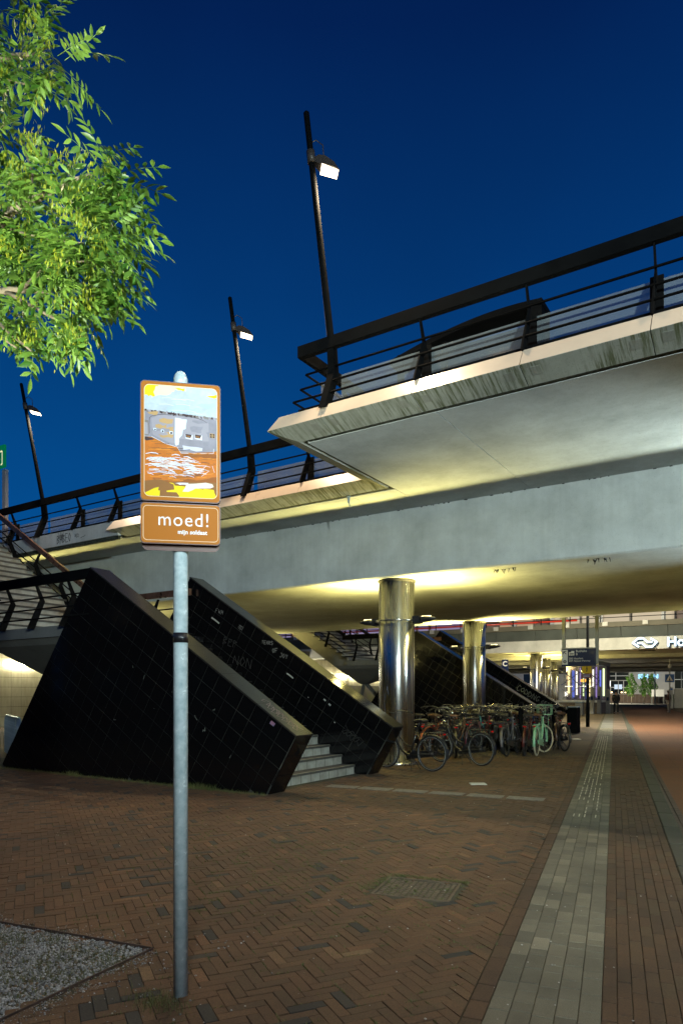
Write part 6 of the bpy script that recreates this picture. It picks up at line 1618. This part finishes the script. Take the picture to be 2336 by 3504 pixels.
# ------------------------------------------------------------------ people
def skin_mesh(name, V, E, Rr, m, parent, sub=2):
    me = bpy.data.meshes.new(name); me.from_pydata(V, E, []); me.materials.append(m)
    o = obj(name, me, parent); sk = o.modifiers.new('skin', 'SKIN'); sk.use_smooth_shade = True
    if not me.skin_vertices: me.skin_vertices.new() if hasattr(me.skin_vertices, 'new') else None
    for i, r in enumerate(Rr):
        me.skin_vertices[0].data[i].radius = (r, r*.85 if r > .09 else r); me.skin_vertices[0].data[i].use_root = (i == 0)
    ss = o.modifiers.new('sub', 'SUBSURF'); ss.levels = sub; ss.render_levels = sub
    return o
M_skin = mat('skin', (.36,.21,.14), .5)
def person(loc, rz, label, stride, top, legs, shoes, hair, cap=None, bag=None, armb=.25):
    root = empty('person', loc, rz); tag(root, label, 'person')
    s = stride
    V = [(0,0,.95),(0,.01,1.15),(0,.02,1.38),(0,.01,1.50),(0,-.02,1.60),(0,-.03,1.70),
         (.19,.02,1.40),(.23,.05,1.12),(.20,-.10,.92),(-.19,.02,1.40),(-.23,-.03,1.12),(-.20,.08,.90),
         (.10,0,.90),(.11,-s*.5,.50),(.11,-s*.75,.09),(.11,-s*.75-.15,.04),(-.10,0,.90),(-.11,s*.35,.50),(-.11,s*.9,.10),(-.11,s*.9-.13,.05)]
    E = [(0,1),(1,2),(2,3),(3,4),(4,5),(2,6),(6,7),(7,8),(2,9),(9,10),(10,11),(0,12),(12,13),(13,14),(14,15),(0,16),(16,17),(17,18),(18,19)]
    Rr = [.15,.14,.15,.06,.085,.075,.06,.045,.04,.06,.045,.04,.095,.065,.045,.04,.095,.065,.045,.04]
    skin_mesh('body', V, E, Rr, M_skin, root)
    jV = [V[i] for i in (0,1,2,3,6,7,8,9,10,11)]; jV[0] = (0,0,.88); jE = [(0,1),(1,2),(2,3),(2,4),(4,5),(5,6),(2,7),(7,8),(8,9)]
    jV[6] = tuple(Vector(jV[5]).lerp(Vector(jV[6]), .8)); jV[9] = tuple(Vector(jV[8]).lerp(Vector(jV[9]), .8))
    skin_mesh('jacket', jV, jE, [.185,.175,.185,.08,.085,.07,.06,.085,.07,.06], top, root)
    tV = [V[i] for i in (0,12,13,14,16,17,18)]; skin_mesh('trousers', tV, [(0,1),(1,2),(2,3),(0,4),(4,5),(5,6)], [.165,.115,.088,.07,.115,.088,.07], legs, root)
    for a, b in ((14,15),(18,19)): skin_mesh('shoe', [(V[a][0],V[a][1]+.04,.05),(V[b][0],V[b][1],.045)], [(0,1)], [.06,.05], shoes, root)
    mb = MB(); mb.lathe([(.0,.135),(.06,.125),(.092,.08),(.10,.02),(.095,-.03),(.07,-.05)], 14); hr = mb.build('hair', hair, root); hr.location = (0,-.015,1.66)
    mb = MB(); mb.add([(-.03,-.115,1.66),(.03,-.115,1.66),(0,-.135,1.63)], [(0,1,2)]); mb.build('nose', M_skin, root)
    if cap:
        mb = MB(); mb.lathe([(.0,.15),(.07,.14),(.108,.09),(.112,.03)], 16); mb.box(-.08,.08,-.21,-.09,.03,.045); c_ = mb.build('cap', cap, root); c_.location = (0,-.015,1.67)
    if bag:
        mb = MB(); mb.bevbox(-.15,.15,.16,.34,1.05,1.48,.05); mb.build('backpack', bag, root)
    return root
mdark = mat('dark_cloth', (.015,.015,.017), .85); mbrown = mat('brown_cloth', (.075,.035,.025), .85, var=.3); mwhite = mat('white_cloth', (.55,.52,.45), .85, var=.1)
person((-10.43,54.06,0), rd(14), 'person in dark clothes walking away along the path', .34, mdark, mat('dark_jeans', (.018,.02,.026), .9), mdark, mdark, bag=mat('dark_bag', (.02,.02,.024), .8))
person((-7.78,61.3,0), rd(-60), 'person in brown jacket, white trousers and pale cap standing by the crossing sign', .05, mbrown, mwhite, mwhite, mdark, cap=mwhite)

# ------------------------------------------------------------------ street lamps standing behind the photographer
def street_lamp(xc, d, h, label, energy, col, aim, size=.35, spot=None):
    x, y = cam2w(xc, d); root = empty('street_lamp', (x, y, 0)); tag(root, label, 'street lamp')
    a = Vector((aim[0], aim[1], 0)); a = Vector((*cam2w(*aim[:2]), 0)).normalized() if aim[:2] != (0,0) else Vector((0,1,0))
    root.rotation_euler = (0,0,math.atan2(a.y, a.x))
    mb = MB(); mb.lathe([(.09,0),(.09,.8),(.065,.9),(.05,h)], 16); mb.build('pole', M_galv, root)
    mb = MB(); mb.tube([(0,0,h-.02),(.15,0,h+.08),(.55,0,h+.10)], .035, 8); mb.build('arm', M_galv, root)
    mb = MB(); mb.bevbox(.45,1.05,-.15,.15,h+.06,h+.15,.03); mb.build('lamp_head', M_gpost, root)
    mb = MB(); mb.box(.52,1.0,-.12,.12,h+.04,h+.058); mb.build('lens', emat('led_lens', (.9,.97,1), 8), root)
    p = Vector((x, y, h+.0)) + a*.76
    lamp_light('street_light', p, energy, col, size, aim=(a.x*aim[2], a.y*aim[2], -1), spot=spot)
street_lamp(.15, -3.3, 5.0, 'grey street lamp with cool LED head facing the brown sign', 255, (.86,.95,1.0), (0,1,1.6), .30)
street_lamp(5.0, -7.5, 5.0, 'second grey street lamp with white head across the road', 150, (.85,.97,1.0), (-.35,1,1.5), .4)
x, y = cam2w(4.7, -7.0); lamp_light('beam_fill_spot', (x, y, 4.95), 11800, (.80,.98,.95), .25, aim=(-5.0-x, 13.1-y, .2), spot=66, blend=.7)  # unseen fill spot added to brighten the overpass beam, no fixture of its own
x, y = cam2w(-2.9, 1.6); fl = empty('flood_lamp', (x, y, 0), TH); tag(fl, 'short pole with a flood lamp shining up into the ash tree', 'flood lamp')
mb = MB(); mb.lathe([(.05,0),(.04,1.7)], 12); mb.build('pole', M_galv, fl); mb = MB(); mb.bevbox(-.14,.14,-.05,.08,1.65,1.88,.02); mb.build('lamp_head', M_gpost, fl)
mb = MB(); mb.box(-.11,.11,.081,.085,1.68,1.85); mb.build('lens', emat('flood_lens', (.95,1,.9), 10), fl)
av = Vector((*cam2w(.62, 2.9), 3.3)); p_ = Vector((x, y, 1.77)) + Vector((*cam2w(0, .12), 0))
lamp_light('flood_light', p_, 2500, (.95,1.0,.80), .12, aim=tuple(av), spot=62, blend=.35)
for xx, yy, lb in ((-13.5,94,'far street lamp lighting the square beyond the viaduct'),(-24,100,'far street lamp at the left of the square beyond the viaduct')):
    t = empty('street_lamp', (xx, yy, 0)); tag(t, lb, 'street lamp')
    mb = MB(); mb.lathe([(.08,0),(.06,7.4)], 10); mb.build('pole', M_galv, t); mb = MB(); mb.bevbox(-.2,.2,-.5,.2,7.4,7.55,.03); mb.build('lamp_head', M_gpost, t)
    lamp_light('street_light', (xx, yy, 7.3), 6500, (1,.93,.72), .4, aim=(0,.25,-1))
# houses behind the photographer (mirrored in the black tiles)
M_hw = mat('house_brick', (.09,.05,.035), .9, var=.25, vscale=1.2); M_hr = mat('house_roof', (.05,.03,.025), .8)
for k, (xc, lb) in enumerate(((-34,'brick terrace house across the street, left of the others'),(-17,'brick terrace house across the street, second from left'),(0,'brick terrace house straight across the street'),(17,'brick terrace house across the street, right of the middle one'),(34,'brick terrace house across the street, far right'),(-13,'brick terrace house beside the square, nearest to the crossing street'),(4.2,'brick terrace house beside the square, second along'),(21.4,'brick terrace house beside the square, nearest to the overpass'))):
    x, y = cam2w(*((xc, -26) if k < 5 else (-27, xc))); h_ = empty('terrace_house', (x, y, 0), TH if k < 5 else TH-math.pi/2); tag(h_, lb, 'house', 'terrace houses across the street')
    mb = MB(); mb.box(-8.4,8.4,-9,0,0,7.5); mb.build('wall', M_hw, h_)
    mb = MB(); mb.prism([(-9.4,7.3),(.4,7.3),(-4.5,11.5)], YZ, -8.45, 8.45); mb.build('roof', M_hr, h_)
    for i in range(4):
        for j in range(2):
            mb = MB(); mb.box(-7+i*4,-5.2+i*4,.01,.05,1.0+j*3.2,2.8+j*3.2); mb.build('window', M_ow, h_)
